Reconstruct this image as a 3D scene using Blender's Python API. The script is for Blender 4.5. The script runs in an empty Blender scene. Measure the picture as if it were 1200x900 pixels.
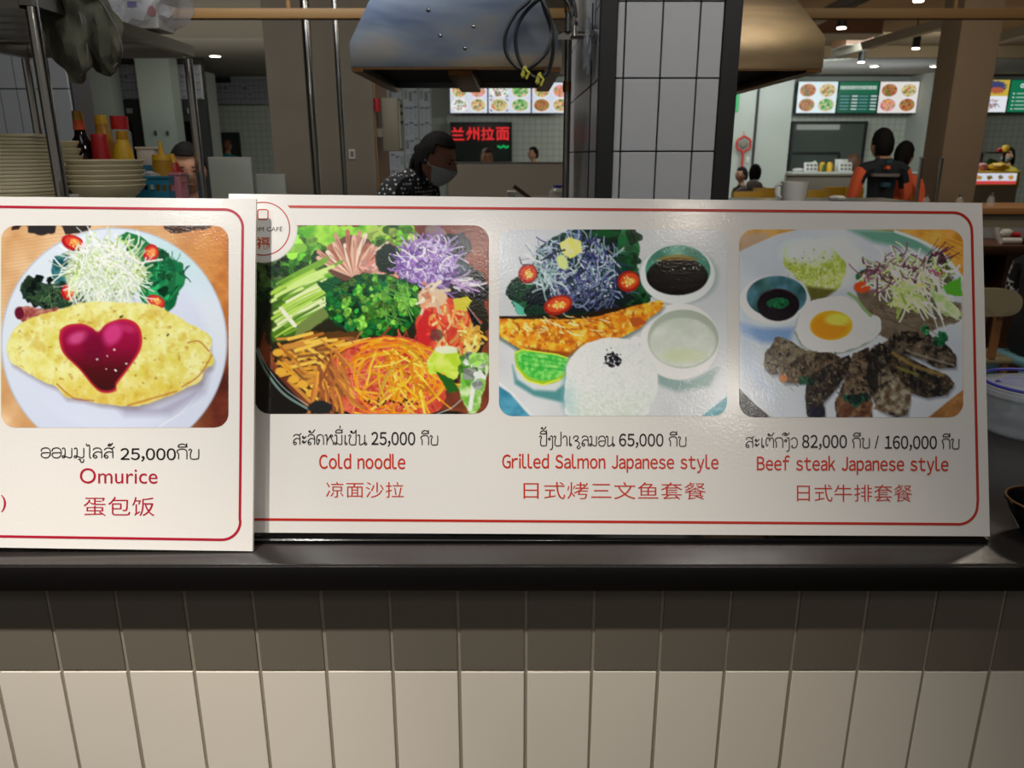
import bpy, bmesh, math, random
import numpy as np
from mathutils import Vector, Matrix, Euler
sc = bpy.context.scene
COL = sc.collection
random.seed(5)
# ---------------------------------------------------------------- camera
F = 909.0; PITCH = math.radians(16.5); CH = 1.5
cam_d = bpy.data.cameras.new('camera'); cam = bpy.data.objects.new('camera', cam_d); COL.objects.link(cam)
cam_d.sensor_width = 36; cam_d.lens = F / 1200 * 36; cam_d.clip_start = 0.02; cam_d.clip_end = 100
cam.location = (0, 0, CH); cam.rotation_euler = (math.radians(90) - PITCH, 0, 0)
cam_d.dof.use_dof = True; cam_d.dof.focus_distance = 1.12; cam_d.dof.aperture_fstop = 9.0
sc.camera = cam
# ---------------------------------------------------------------- world, exposure
sc.view_settings.view_transform = 'Standard'; sc.view_settings.look = 'None'
sc.view_settings.exposure = 0.0; sc.view_settings.gamma = 1.0
sc.view_settings.use_curve_mapping = False
wd = bpy.data.worlds.new('world'); sc.world = wd; wd.use_nodes = True
wd.node_tree.nodes['Background'].inputs[0].default_value = (1.0, 0.93, 0.84, 1)
wd.node_tree.nodes['Background'].inputs[1].default_value = 0.13
# ---------------------------------------------------------------- lights
def aim(o, t):
    o.rotation_euler = (Vector(t) - o.location).to_track_quat('-Z', 'Y').to_euler()
def spot(name, loc, tgt, W, col, size=0.04, angle=70, blend=0.6):
    l = bpy.data.lights.new(name, 'SPOT'); l.energy = W; l.color = col; l.shadow_soft_size = size
    l.spot_size = math.radians(angle); l.spot_blend = blend
    o = bpy.data.objects.new(name, l); COL.objects.link(o); o.location = loc; aim(o, tgt); return o
def area(name, loc, tgt, W, col, sx, sy):
    l = bpy.data.lights.new(name, 'AREA'); l.shape = 'RECTANGLE'; l.energy = W; l.color = col; l.size = sx; l.size_y = sy
    o = bpy.data.objects.new(name, l); COL.objects.link(o); o.location = loc; aim(o, tgt); return o
WARM = (1.0, 0.87, 0.72); NEUT = (1.0, 0.95, 0.88); COOL = (0.88, 1.0, 0.97)
spot('key_spot', (-0.86, 0.05, 2.85), (-0.62, 1.0, 1.1), 146, (1.0, 0.945, 0.87), 0.03, 62, 1.0)
spot('tile_fill_spot', (-0.62, 0.03, 2.85), (-0.66, 0.98, -0.3), 140, (1.0, 0.92, 0.80), 0.03, 34, 1.0)  # extra spot added to lift the left front tiles
spot('tile_fill_spot', (0.10, 0.03, 2.85), (0.14, 0.98, 0.05), 66, (1.0, 0.92, 0.80), 0.03, 38, 1.0)  # second extra spot, added for the middle front tiles
spot('counter_spot', (0.8, -1.1, 2.85), (0.55, 1.05, 0.9), 8, WARM, 0.04, 60, 1.0)
spot('aisle_spot', (-1.4, -1.05, 2.9), (-0.5, 1.0, 1.3), 8, NEUT, 0.04, 50, 1.0)
spot('aisle_spot', (1.46, -3.1, 2.65), (0.3, 1.0, 1.1), 22, NEUT, 0.06, 50, 1.0)
spot('aisle_spot', (-0.24, -1.5, 2.9), (-0.1, 1.0, 1.1), 6, NEUT, 0.04, 50, 1.0)
area('entrance_fill', (-0.6, -1.6, 3.0), (-0.6, -1.5, 0), 6, (0.8, 0.9, 1.0), 1.6, 0.8)  # added area behind the camera, gives the hood steel something to reflect
area('side_panel', (2.3, 3.0, 3.0), (2.5, 4.0, 0), 16, WARM, 0.5, 0.5)  # added fill over the chair and stool; no lamp panel hangs there
area('soffit_fill', (4.6, 13.6, 2.2), (4.6, 13.7, 3.0), 16, (0.8, 0.88, 1.0), 4.5, 0.5)  # unseen uplight floating in mid-air, added to brighten the right soffit
area('hood_fill', (-0.45, 1.15, 3.0), (-0.35, 2.4, 1.9), 3.4, (0.72, 0.84, 1.0), 0.7, 0.3)  # added cool area, there only to show up in the hood steel
area('hall_upfill_right', (5.2, 9.6, 2.2), (5.2, 9.7, 3.1), 15, (1.0, 0.80, 0.56), 6.0, 3.0)  # unseen helper facing up, added to lighten the brown ceiling
area('hall_upfill_left', (-3.2, 9.6, 2.1), (-3.2, 9.7, 3.0), 20, (1.0, 0.92, 0.80), 5.0, 4.0)  # another unseen uplight, added for the pale left ceiling
area('hall_fill_left', (-2.6, 10.5, 2.88), (-2.6, 11.2, 0), 90, COOL, 4.0, 1.2)  # area fill added to bring up the left end of the hall
area('hall_fill_right', (4.6, 11.2, 2.98), (4.8, 14.0, 0), 150, COOL, 5.0, 1.0)  # added fill for the right end of the hall; no fixture modelled
area('hall_wall_fill', (3.6, 13.4, 2.85), (4.4, 15.2, 1.6), 26, COOL, 3.4, .25)  # added area brightening the far right wall
area('hall_middle', (3.0, 5.4, 3.0), (3.0, 7.2, 0), 34, WARM, 2.5, 1.2)
area('kitchen_fill', (-1.2, 3.6, 3.0), (-1.2, 5.2, 0), 46, NEUT, 1.8, 0.6)  # added fill that sets how bright the grey column is
area('aisle_fill', (0.9, 1.1, 3.0), (1.0, 2.6, 1.4), 20, NEUT, 0.6, 0.6)  # added fill for the pier tiles, no fixture modelled
area('rack_fill', (-1.0, 1.15, 3.0), (-1.1, 2.3, 1.5), 12, (0.93, 0.98, 1.0), 0.5, 0.5)  # added area aimed at the rack, no fixture modelled

# ---------------------------------------------------------------- projection helpers (plan measured from the picture)
CT, ST = math.cos(PITCH), math.sin(PITCH)
def ray(px, py):
    x = (px - 600) / F; y = (450 - py) / F
    return Vector((x, CT + y * ST, -ST + y * CT))
def W(px, py, Y):
    r = ray(px, py); t = Y / r.y
    return Vector((r.x * t, Y, CH + r.z * t))
def onplane(px, py, p0, n):
    r = ray(px, py); t = (Vector(p0) - Vector((0, 0, CH))).dot(n) / r.dot(n)
    return Vector((0, 0, CH)) + r * t
# ---------------------------------------------------------------- materials
def lin(c):
    c = [v / 255 for v in c]
    return tuple((v / 12.92 if v <= .04045 else ((v + .055) / 1.055) ** 2.4) for v in c) + (1,)
def mat(name, col, rough=.5, metal=0, spec=.5, var=.06, scale=20, bump=0, bscale=200, emit=0, alpha=1, trans=0, coat=0, stretch=None):
    m = bpy.data.materials.new(name); m.use_nodes = True; nt = m.node_tree; b = nt.nodes['Principled BSDF']
    L = nt.links.new
    tc = nt.nodes.new('ShaderNodeTexCoord'); mp = nt.nodes.new('ShaderNodeMapping'); L(tc.outputs['Object'], mp.inputs[0])
    if stretch: mp.inputs['Scale'].default_value = stretch
    n = nt.nodes.new('ShaderNodeTexNoise'); n.inputs['Scale'].default_value = scale; n.inputs['Detail'].default_value = 4
    L(mp.outputs[0], n.inputs[0])
    mx = nt.nodes.new('ShaderNodeMix'); mx.data_type = 'RGBA'; c = lin(col)
    mx.inputs[6].default_value = tuple(max(0, v * (1 - var)) for v in c[:3]) + (1,)
    mx.inputs[7].default_value = tuple(min(1, v * (1 + var)) for v in c[:3]) + (1,)
    L(n.outputs[0], mx.inputs[0]); L(mx.outputs[2], b.inputs['Base Color'])
    b.inputs['Roughness'].default_value = rough; b.inputs['Metallic'].default_value = metal
    b.inputs['Specular IOR Level'].default_value = spec; b.inputs['Alpha'].default_value = alpha
    b.inputs['Transmission Weight'].default_value = trans; b.inputs['Coat Weight'].default_value = coat
    if bump:
        n2 = nt.nodes.new('ShaderNodeTexNoise'); n2.inputs['Scale'].default_value = bscale; L(mp.outputs[0], n2.inputs[0])
        bp = nt.nodes.new('ShaderNodeBump'); bp.inputs['Strength'].default_value = bump; bp.inputs['Distance'].default_value = .002
        L(n2.outputs[0], bp.inputs['Height']); L(bp.outputs[0], b.inputs['Normal'])
    if emit:
        b.inputs['Emission Color'].default_value = c; b.inputs['Emission Strength'].default_value = emit
    return m
def attr_mat(name, emit=0, rough=.3, bump=.0, coat=0):
    m = bpy.data.materials.new(name); m.use_nodes = True; nt = m.node_tree; b = nt.nodes['Principled BSDF']
    a = nt.nodes.new('ShaderNodeAttribute'); a.attribute_name = 'ink'
    if emit:
        nt.links.new(a.outputs[0], b.inputs['Emission Color']); b.inputs['Emission Strength'].default_value = emit
        b.inputs['Base Color'].default_value = (.01, .01, .01, 1)
    else:
        nt.links.new(a.outputs[0], b.inputs['Base Color'])
    b.inputs['Roughness'].default_value = rough; b.inputs['Coat Weight'].default_value = coat
    laminate(nt, b, bump)
    return m
def laminate(nt, b, bump):
    if not bump: return
    tc = nt.nodes.new('ShaderNodeTexCoord')
    n2 = nt.nodes.new('ShaderNodeTexNoise'); n2.inputs['Scale'].default_value = 260; n2.inputs['Detail'].default_value = 3
    nt.links.new(tc.outputs['Object'], n2.inputs[0])
    bp = nt.nodes.new('ShaderNodeBump'); bp.inputs['Strength'].default_value = bump; bp.inputs['Distance'].default_value = .0015
    nt.links.new(n2.outputs[0], bp.inputs['Height']); nt.links.new(bp.outputs[0], b.inputs['Normal'])
def tile_mat(name, col, grout, w, h, mortar=.004, rough=.25):
    m = bpy.data.materials.new(name); m.use_nodes = True; nt = m.node_tree; b = nt.nodes['Principled BSDF']
    tc = nt.nodes.new('ShaderNodeTexCoord'); sp = nt.nodes.new('ShaderNodeSeparateXYZ'); cb = nt.nodes.new('ShaderNodeCombineXYZ')
    nt.links.new(tc.outputs['Object'], sp.inputs[0])
    ad = nt.nodes.new('ShaderNodeMath'); ad.operation = 'ADD'
    nt.links.new(sp.outputs[0], ad.inputs[0]); nt.links.new(sp.outputs[1], ad.inputs[1])
    nt.links.new(ad.outputs[0], cb.inputs[0]); nt.links.new(sp.outputs[2], cb.inputs[1])
    br = nt.nodes.new('ShaderNodeTexBrick'); br.offset = 0; br.inputs['Scale'].default_value = 1
    br.inputs['Brick Width'].default_value = w; br.inputs['Row Height'].default_value = h; br.inputs['Mortar Size'].default_value = mortar
    br.inputs['Color1'].default_value = lin(col); br.inputs['Color2'].default_value = lin([c * .97 for c in col]); br.inputs['Mortar'].default_value = lin(grout)
    nt.links.new(cb.outputs[0], br.inputs['Vector']); nt.links.new(br.outputs[0], b.inputs['Base Color'])
    b.inputs['Roughness'].default_value = rough
    return m
def glass_mat(name, col, alpha, rough=.1):
    m = mat(name, col, rough=rough, alpha=alpha, var=.02); return m
M = dict(
 board=mat('board white laminate', (230, 227, 223), rough=.13, var=.01, bump=.0),
 crimson=mat('crimson ink', (176, 22, 50), rough=.3, var=.02), red=mat('orange red ink', (188, 40, 26), rough=.3, var=.02),
 black_ink=mat('black ink', (22, 20, 20), rough=.3, var=.02), orange_ink=mat('orange ink', (205, 84, 36), rough=.3, var=.02),
 red_ink=mat('vermilion ink', (200, 48, 26), rough=.3, var=.02),
 wtile=mat('glazed white tile', (234, 226, 212), rough=.22, var=.03, scale=6),
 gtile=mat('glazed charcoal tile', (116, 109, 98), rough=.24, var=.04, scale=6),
 ptile=mat('pier tile', (176, 177, 180), rough=.3, var=.03, scale=5),
 grout=mat('grout', (150, 141, 126), rough=.95, var=.15, scale=300, bump=.4, bscale=600),
 dgrout=mat('dark grout', (58, 58, 60), rough=.95, var=.1, scale=300),
 counter=None, edge=mat('black edge', (17, 15, 15), rough=.3, var=.2, scale=80),
 blackmetal=mat('black metal', (20, 20, 21), rough=.5, var=.1), blackgloss=mat('black gloss', (10, 10, 12), rough=.12, var=.1),
 steel=mat('brushed steel', (150, 146, 140), rough=.28, metal=1, var=.1, scale=30, stretch=(1, 1, 12)),
 chrome=mat('chrome', (190, 188, 185), rough=.14, metal=1, var=.03),
 hood=mat('hood steel', (186, 180, 170), rough=.36, metal=1, var=.12, scale=4, bump=1, bscale=3.0),
 dark=mat('dark interior', (14, 13, 12), rough=.8, var=.1),
 brass=mat('orange brown brass', (120, 84, 46), rough=.35, metal=.7, var=.25, scale=25),
 concrete=mat('concrete', (126, 118, 106), rough=.85, var=.1, scale=3, bump=.2, bscale=30),
 concrete_b=mat('warm concrete', (128, 110, 88), rough=.85, var=.1, scale=3),
 plaster=mat('plaster', (178, 180, 172), rough=.9, var=.03, scale=2), darkwall=mat('dark wall', (48, 47, 46), rough=.8, var=.1),
 ceil=mat('ceiling paint', (160, 155, 143), rough=.95, var=.03, scale=1), ceil_brown=mat('brown ceiling paint', (130, 106, 74), rough=.95, var=.06, scale=1),
 floor=mat('floor tile brown', (84, 72, 60), rough=.35, var=.15, scale=4),
 woodrail=mat('yellow wood', (116, 88, 48), rough=.6, var=.12, scale=12, stretch=(.2, 4, 4)),
 wood=mat('brown wood', (92, 60, 40), rough=.5, var=.2, scale=8), woodl=mat('light wood', (150, 105, 60), rough=.5, var=.12, scale=8),
 tilefar=tile_mat('small white tile', (188, 190, 178), (146, 148, 138), .115, .115, .0045),
 cream=mat('cream melamine', (208, 197, 162), rough=.35, var=.04), white=mat('white plastic', (205, 203, 198), rough=.35, var=.02),
 sheet=mat('pale panel', (150, 156, 146), rough=.5, var=.03), beige=mat('beige box', (128, 122, 104), rough=.5, var=.05),
 yellow=mat('yellow plastic', (216, 168, 34), rough=.45, var=.06), mustard=mat('mustard', (176, 128, 30), rough=.35, var=.08),
 redp=mat('red plastic', (176, 30, 34), rough=.4, var=.06), darkglass=mat('soy sauce glass', (22, 10, 8), rough=.08, var=.1),
 orangep=mat('orange label', (206, 84, 44), rough=.5, var=.1), bluep=mat('blue plastic', (36, 122, 150), rough=.4, var=.06),
 pink=mat('pink plastic', (206, 130, 136), rough=.4, var=.05), blued=mat('deep blue plastic', (64, 62, 160), rough=.4, var=.05),
 stoolb=mat('light blue plastic', (110, 160, 172), rough=.4, var=.05), glove=mat('olive cloth', (86, 84, 68), rough=.95, var=.45, scale=28, bump=.6, bscale=250),
 rubber=mat('black rubber', (18, 19, 20), rough=.45, var=.1), lime=mat('yellow clip', (196, 190, 70), rough=.5, var=.04),
 bag=mat('clear plastic bag', (215, 215, 220), rough=.25, var=.05, alpha=.38, bump=1, bscale=60), tub=mat('clear tub', (205, 210, 216), rough=.15, alpha=.42, var=.04),
 clear=mat('clear plastic', (215, 215, 215), rough=.1, alpha=.3, var=.02), pane=mat('window glass', (70, 78, 74), rough=.08, alpha=.35, var=.02),
 lamp=mat('lamp glow', (255, 244, 225), emit=14, var=0), neon=mat('red neon', (214, 40, 44), emit=.8, var=0), neong=mat('green neon', (20, 170, 90), emit=.7, var=0),
 glowstrip=mat('lit strip', (235, 240, 230), emit=.35, var=0),
 skin=mat('skin', (176, 128, 100), rough=.55, var=.06), hair=mat('black hair', (14, 12, 12), spec=.15, rough=.8, var=.3, scale=90), hairb=mat('brown hair', (112, 66, 34), rough=.6, var=.2, scale=90),
 maskm=mat('pale mask', (168, 176, 176), rough=.8, var=.03), maskb=mat('blue mask', (120, 145, 175), rough=.8, var=.03),
 black=mat('black cloth', (24, 24, 27), rough=.9, var=.15), vest=mat('navy vest', (10, 22, 27), rough=.85, var=.15), orangec=mat('orange cloth', (206, 88, 48), rough=.85, var=.06),
 greyc=mat('grey cloth', (112, 104, 102), rough=.9, var=.1), tealc=mat('teal cloth', (46, 140, 140), rough=.9, var=.05), yellowc=mat('yellow cloth', (160, 140, 44), rough=.9, var=.05),
 trousers=mat('dark trousers', (34, 36, 44), rough=.9, var=.1), shoe=mat('shoes', (24, 22, 22), rough=.5, var=.1), lip=mat('lips', (130, 66, 58), rough=.5, var=.05),
 bowlt=mat('bowl inside', (150, 140, 112), rough=.4, var=.04), gold=mat('gold foil', (196, 150, 70), rough=.3, metal=.8, var=.1),
 green=mat('leaf green', (60, 96, 36), rough=.6, var=.2), crimsonp=mat('red knot', (188, 50, 44), rough=.6, var=.1),
 print=attr_mat('printed photo', rough=.13, bump=.0), screen=attr_mat('backlit screen', emit=.95), paper=attr_mat('printed wallpaper', rough=.8),
)
def hood_mat(c0=(84, 92, 110), c1=(118, 122, 128), c2=(156, 138, 110)):  # blue and warm reflections put into the steel's base colour
    m = mat('reflection tinted steel', (150, 146, 140), rough=.3, metal=1, bump=1, bscale=3.0); nt = m.node_tree; b = nt.nodes['Principled BSDF']
    tc = nt.nodes.new('ShaderNodeTexCoord'); mp = nt.nodes.new('ShaderNodeMapping'); mp.inputs['Scale'].default_value = (1.2, 1.2, 5)
    n = nt.nodes.new('ShaderNodeTexNoise'); n.inputs['Scale'].default_value = 1.6; n.inputs['Detail'].default_value = 3; n.inputs['Distortion'].default_value = .6
    r = nt.nodes.new('ShaderNodeValToRGB'); e = r.color_ramp.elements; e[0].position = .33; e[0].color = lin(c0); e[1].position = .68; e[1].color = lin(c2)
    x = e.new(.5); x.color = lin(c1)
    nt.links.new(tc.outputs['Object'], mp.inputs[0]); nt.links.new(mp.outputs[0], n.inputs[0]); nt.links.new(n.outputs[0], r.inputs[0]); nt.links.new(r.outputs[0], b.inputs['Base Color']); return m
M['hood'] = hood_mat(); M['hood_warm'] = hood_mat((104, 92, 76), (136, 118, 92), (168, 146, 110))  # warm variant of the same painted reflections, for the right hood
# dotted blouse
def dots_mat():
    m = mat('spotted blouse', (22, 22, 26), rough=.9); nt = m.node_tree; b = nt.nodes['Principled BSDF']
    tc = nt.nodes.new('ShaderNodeTexCoord'); v = nt.nodes.new('ShaderNodeTexVoronoi'); v.inputs['Scale'].default_value = 56; v.inputs['Randomness'].default_value = .2
    nt.links.new(tc.outputs['Object'], v.inputs['Vector'])
    r = nt.nodes.new('ShaderNodeValToRGB'); r.color_ramp.interpolation = 'CONSTANT'
    r.color_ramp.elements[0].color = (.55, .55, .55, 1); r.color_ramp.elements[1].position = .27; r.color_ramp.elements[1].color = (.008, .008, .01, 1)
    nt.links.new(v.outputs[0], r.inputs[0]); nt.links.new(r.outputs[0], b.inputs['Base Color']); return m
M['dots'] = dots_mat()
def check_mat():
    m = mat('checked cloth', (200, 200, 200), rough=.9); nt = m.node_tree; b = nt.nodes['Principled BSDF']
    tc = nt.nodes.new('ShaderNodeTexCoord'); v = nt.nodes.new('ShaderNodeTexChecker'); v.inputs['Scale'].default_value = 45
    v.inputs[1].default_value = (.6, .6, .6, 1); v.inputs[2].default_value = (.01, .01, .01, 1)
    nt.links.new(tc.outputs['Object'], v.inputs[0]); nt.links.new(v.outputs[0], b.inputs['Base Color']); return m
M['check'] = check_mat()
def counter_mat():
    m = mat('speckled dark worktop', (42, 38, 36), rough=.2, var=.3, scale=400); nt = m.node_tree; b = nt.nodes['Principled BSDF']
    tc = nt.nodes.new('ShaderNodeTexCoord'); n = nt.nodes.new('ShaderNodeTexNoise'); n.inputs['Scale'].default_value = 420; n.inputs['Detail'].default_value = 2
    nt.links.new(tc.outputs['Object'], n.inputs[0])
    mr = nt.nodes.new('ShaderNodeMapRange'); mr.inputs[3].default_value = .06; mr.inputs[4].default_value = .30
    nt.links.new(n.outputs[0], mr.inputs[0]); nt.links.new(mr.outputs[0], b.inputs['Roughness'])
    bp = nt.nodes.new('ShaderNodeBump'); bp.inputs['Strength'].default_value = .25; bp.inputs['Distance'].default_value = .0008
    nt.links.new(n.outputs[0], bp.inputs['Height']); nt.links.new(bp.outputs[0], b.inputs['Normal'])
    b.inputs['Specular IOR Level'].default_value = .9
    return m
M['counter'] = counter_mat()
# ---------------------------------------------------------------- mesh helpers
def bx(bm, x0, x1, y0, y1, z0, z1, bevel=0, M4=None):
    mt = Matrix.Translation(((x0 + x1) / 2, (y0 + y1) / 2, (z0 + z1) / 2)) @ Matrix.Diagonal((abs(x1 - x0), abs(y1 - y0), abs(z1 - z0), 1))
    if M4 is not None: mt = M4 @ mt
    r = bmesh.ops.create_cube(bm, size=1, matrix=mt)
    if bevel:
        es = list({e for v in r['verts'] for e in v.link_edges})
        bmesh.ops.bevel(bm, geom=es, offset=bevel, segments=2, affect='EDGES', profile=.5)
def tube(bm, pts, r, n=10, closed=False):
    pts = [Vector(p) for p in pts]; rings = []; N = len(pts)
    rr = r if isinstance(r, (list, tuple)) else [r] * N
    up = Vector((0, 0, 1))
    for i, p in enumerate(pts):
        a = pts[i - 1] if i else p; b = pts[i + 1] if i < N - 1 else p
        d = (b - a).normalized()
        u = d.cross(up) if abs(d.dot(up)) < .97 else d.cross(Vector((0, 1, 0)))
        u.normalize(); v = d.cross(u).normalized()
        rings.append([bm.verts.new(p + rr[i] * (math.cos(2 * math.pi * k / n) * u + math.sin(2 * math.pi * k / n) * v)) for k in range(n)])
    for a, b in zip(rings, rings[1:]):
        # best alignment when the frame flips
        off = min(range(n), key=lambda s: sum((a[k].co - b[(k + s) % n].co).length for k in range(0, n, 3)))
        for k in range(n):
            bm.faces.new((a[k], a[(k + 1) % n], b[(k + 1 + off) % n], b[(k + off) % n]))
    bm.faces.new(rings[0][::-1]); bm.faces.new(rings[-1])
    bmesh.ops.recalc_face_normals(bm, faces=bm.faces)
def lathe(bm, prof, c, n=28, M4=None):
    c = Vector(c); rings = []
    for r, z in prof:
        if r < 1e-5: rings.append([bm.verts.new(c + Vector((0, 0, z)))])
        else: rings.append([bm.verts.new(c + Vector((r * math.cos(2 * math.pi * k / n), r * math.sin(2 * math.pi * k / n), z))) for k in range(n)])
    for a, b in zip(rings, rings[1:]):
        for k in range(n):
            if len(a) == 1 and len(b) == 1: continue
            if len(a) == 1: bm.faces.new((a[0], b[(k + 1) % n], b[k]))
            elif len(b) == 1: bm.faces.new((a[k], a[(k + 1) % n], b[0]))
            else: bm.faces.new((a[k], a[(k + 1) % n], b[(k + 1) % n], b[k]))
    if M4 is not None: bmesh.ops.transform(bm, matrix=M4, verts=[v for r in rings for v in r])
    bmesh.ops.recalc_face_normals(bm, faces=bm.faces)
def blob(bm, c, s, seed=0, amp=.12, sub=3, freq=2.5):
    from mathutils import noise
    r = bmesh.ops.create_icosphere(bm, subdivisions=sub, radius=1)
    for v in r['verts']:
        d = v.co.normalized(); k = 1 + amp * noise.noise(d * freq + Vector((seed * 7.1, seed * 3.3, 0)))
        v.co = Vector((c[0] + d.x * s[0] * k, c[1] + d.y * s[1] * k, c[2] + d.z * s[2] * k))
def loft(bm, spine, rx, ry, n=14, dirx=(1, 0, 0)):
    """elliptical sections along a spine: rx along dirx, ry across it"""
    rings = []; dx = Vector(dirx)
    for i, p in enumerate(spine):
        p = Vector(p); a = Vector(spine[max(0, i - 1)]); b = Vector(spine[min(len(spine) - 1, i + 1)])
        d = (b - a).normalized(); u = (dx - d * dx.dot(d)).normalized(); v = d.cross(u)
        rings.append([bm.verts.new(p + u * rx[i] * math.cos(2 * math.pi * k / n) + v * ry[i] * math.sin(2 * math.pi * k / n)) for k in range(n)])
    for a, b in zip(rings, rings[1:]):
        for k in range(n): bm.faces.new((a[k], a[(k + 1) % n], b[(k + 1) % n], b[k]))
    bm.faces.new(rings[0][::-1]); bm.faces.new(rings[-1]); bmesh.ops.recalc_face_normals(bm, faces=bm.faces)
def smooth_pts(pts, k=6):
    P = [Vector(p) for p in pts]; out = []
    for i in range(len(P) - 1):
        p0 = P[max(i - 1, 0)]; p1 = P[i]; p2 = P[i + 1]; p3 = P[min(i + 2, len(P) - 1)]
        for j in range(k):
            t = j / k
            out.append(.5 * ((2 * p1) + (p2 - p0) * t + (2 * p0 - 5 * p1 + 4 * p2 - p3) * t * t + (3 * p1 - p0 - 3 * p2 + p3) * t ** 3))
    out.append(P[-1]); return out
def NB(): return bmesh.new()
def world_loc(p):
    v = Vector((0, 0, 0))
    while p is not None: v += p.location; p = p.parent
    return v
def obj(name, bm, m, parent=None, smooth=True, local=False, kind=None, label=None, data=None):
    if data is None:
        me = bpy.data.meshes.new(name)
        if not local:
            if parent is not None: off = -world_loc(parent)
            else:
                xs = [v.co for v in bm.verts]
                off = -Vector(((min(v.x for v in xs) + max(v.x for v in xs)) / 2, (min(v.y for v in xs) + max(v.y for v in xs)) / 2, min(v.z for v in xs)))
            bmesh.ops.translate(bm, verts=bm.verts, vec=off)
        bm.to_mesh(me); bm.free()
        for mm in (m if isinstance(m, list) else [m]): me.materials.append(mm)
        if smooth:
            me.polygons.foreach_set('use_smooth', [True] * len(me.polygons))
            try: me.set_sharp_from_angle(angle=math.radians(38))
            except Exception: pass
    else: me = data
    o = bpy.data.objects.new(name, me); COL.objects.link(o)
    if data is None and parent is None and not local: o.location = -off
    if parent is not None: o.parent = parent
    if kind: o['kind'] = kind
    if label: o['label'] = label
    return o
def tag(o, label, cat, group=None):
    o['label'] = label; o['category'] = cat
    if group: o['group'] = group
    return o
def thing(name, label, cat, loc=(0, 0, 0), rz=0, group=None):
    o = bpy.data.objects.new(name, None); COL.objects.link(o); o.empty_display_size = .05
    o.location = loc; o.rotation_euler = (0, 0, rz); return tag(o, label, cat, group)
def struct(name, bm, m, parent=None, smooth=False):
    o = obj(name, bm, m, parent, smooth)
    if parent is None: o['kind'] = 'structure'
    return o
def box(name, x0, x1, y0, y1, z0, z1, m, parent=None, bevel=0, **k):
    bm = NB(); bx(bm, x0, x1, y0, y1, z0, z1, bevel); return obj(name, bm, m, parent, smooth=bevel > 0, **k)
def copy_tree(o, loc=None, label=None, group=None):
    r = o.copy(); COL.objects.link(r)
    if loc is not None: r.location = loc
    if label: r['label'] = label
    if group: r['group'] = group
    for ch in list(o.children):
        c = ch.copy(); COL.objects.link(c); c.parent = r
        for g in list(ch.children):
            d = g.copy(); COL.objects.link(d); d.parent = c
    return r
def ribbon(bm, pts, w):
    """flat ribbon of 2D points -> list of 3D later; pts are 2D Vectors, returns quads in bm at z=0"""
    pts = [Vector(p) for p in pts]; L = []; R = []
    for i, p in enumerate(pts):
        a = pts[max(i - 1, 0)]; b = pts[min(i + 1, len(pts) - 1)]; d = (b - a)
        if d.length < 1e-6: d = Vector((1, 0))
        d.normalize(); nrm = Vector((-d.y, d.x)) * w / 2
        L.append(bm.verts.new((p.x + nrm.x, p.y + nrm.y, 0))); R.append(bm.verts.new((p.x - nrm.x, p.y - nrm.y, 0)))
    for i in range(len(pts) - 1): bm.faces.new((L[i], L[i + 1], R[i + 1], R[i]))
_txt = {}
def text2d(s, bold=0.0):
    key = (s, bold)
    if key in _txt: return _txt[key]
    cu = bpy.data.curves.new('t', 'FONT'); cu.body = s; cu.size = 1; cu.resolution_u = 5; cu.offset = bold
    o = bpy.data.objects.new('t', cu); COL.objects.link(o)
    bpy.context.view_layer.update()
    me = bpy.data.meshes.new_from_object(o.evaluated_get(bpy.context.evaluated_depsgraph_get()))
    vs = [v.co.copy() for v in me.vertices]; fs = [tuple(p.vertices) for p in me.polygons]
    bpy.data.objects.remove(o); bpy.data.curves.remove(cu); bpy.data.meshes.remove(me)
    _txt[key] = (vs, fs); return vs, fs
# ================================================================ THE SETTING
bm = NB(); bx(bm, -9, 12, -3.5, 16.5, -.1, 0); struct('floor', bm, M['floor'])
bm = NB(); bx(bm, -9, 12, -3.5, 16.5, 3.06, 3.2); struct('ceiling', bm, M['ceil_brown'])
bm = NB(); bx(bm, -9, 1.0, 5.2, 15.9, 2.9, 3.06); struct('ceiling_soffit_left', bm, M['ceil'])
bm = NB(); bx(bm, 1.9, 12, 12.7, 15.9, 2.9, 3.06); struct('ceiling_soffit_right', bm, M['ceil'])
bm = NB(); bx(bm, -9, 12, 15.6, 15.8, 0, 3.06); struct('wall_back', bm, M['plaster'])
bm = NB(); bx(bm, -9, -8.9, -3.5, 15.6, 0, 3.06); struct('wall_left', bm, M['plaster'])
bm = NB(); bx(bm, 11.9, 12, -3.5, 15.6, 0, 3.06); struct('wall_right', bm, M['plaster'])
def far_tiles(px0, px1, pyb, pyt, Y=15.55, name='wall_back_tiling'):
    a = W(px0, 150, Y); b = W(px1, 150, Y); z1 = W(600, pyt, Y).z; z0 = W(600, pyb, Y).z
    bm = NB(); bx(bm, a.x, b.x, Y, Y + .05, z0, z1); return struct(name, bm, M['tilefar'])
far_tiles(243, 322, 240, 124); far_tiles(524, 700, 240, 134); far_tiles(922, 1072, 240, 133); far_tiles(1140, 1260, 240, 131)

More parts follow.
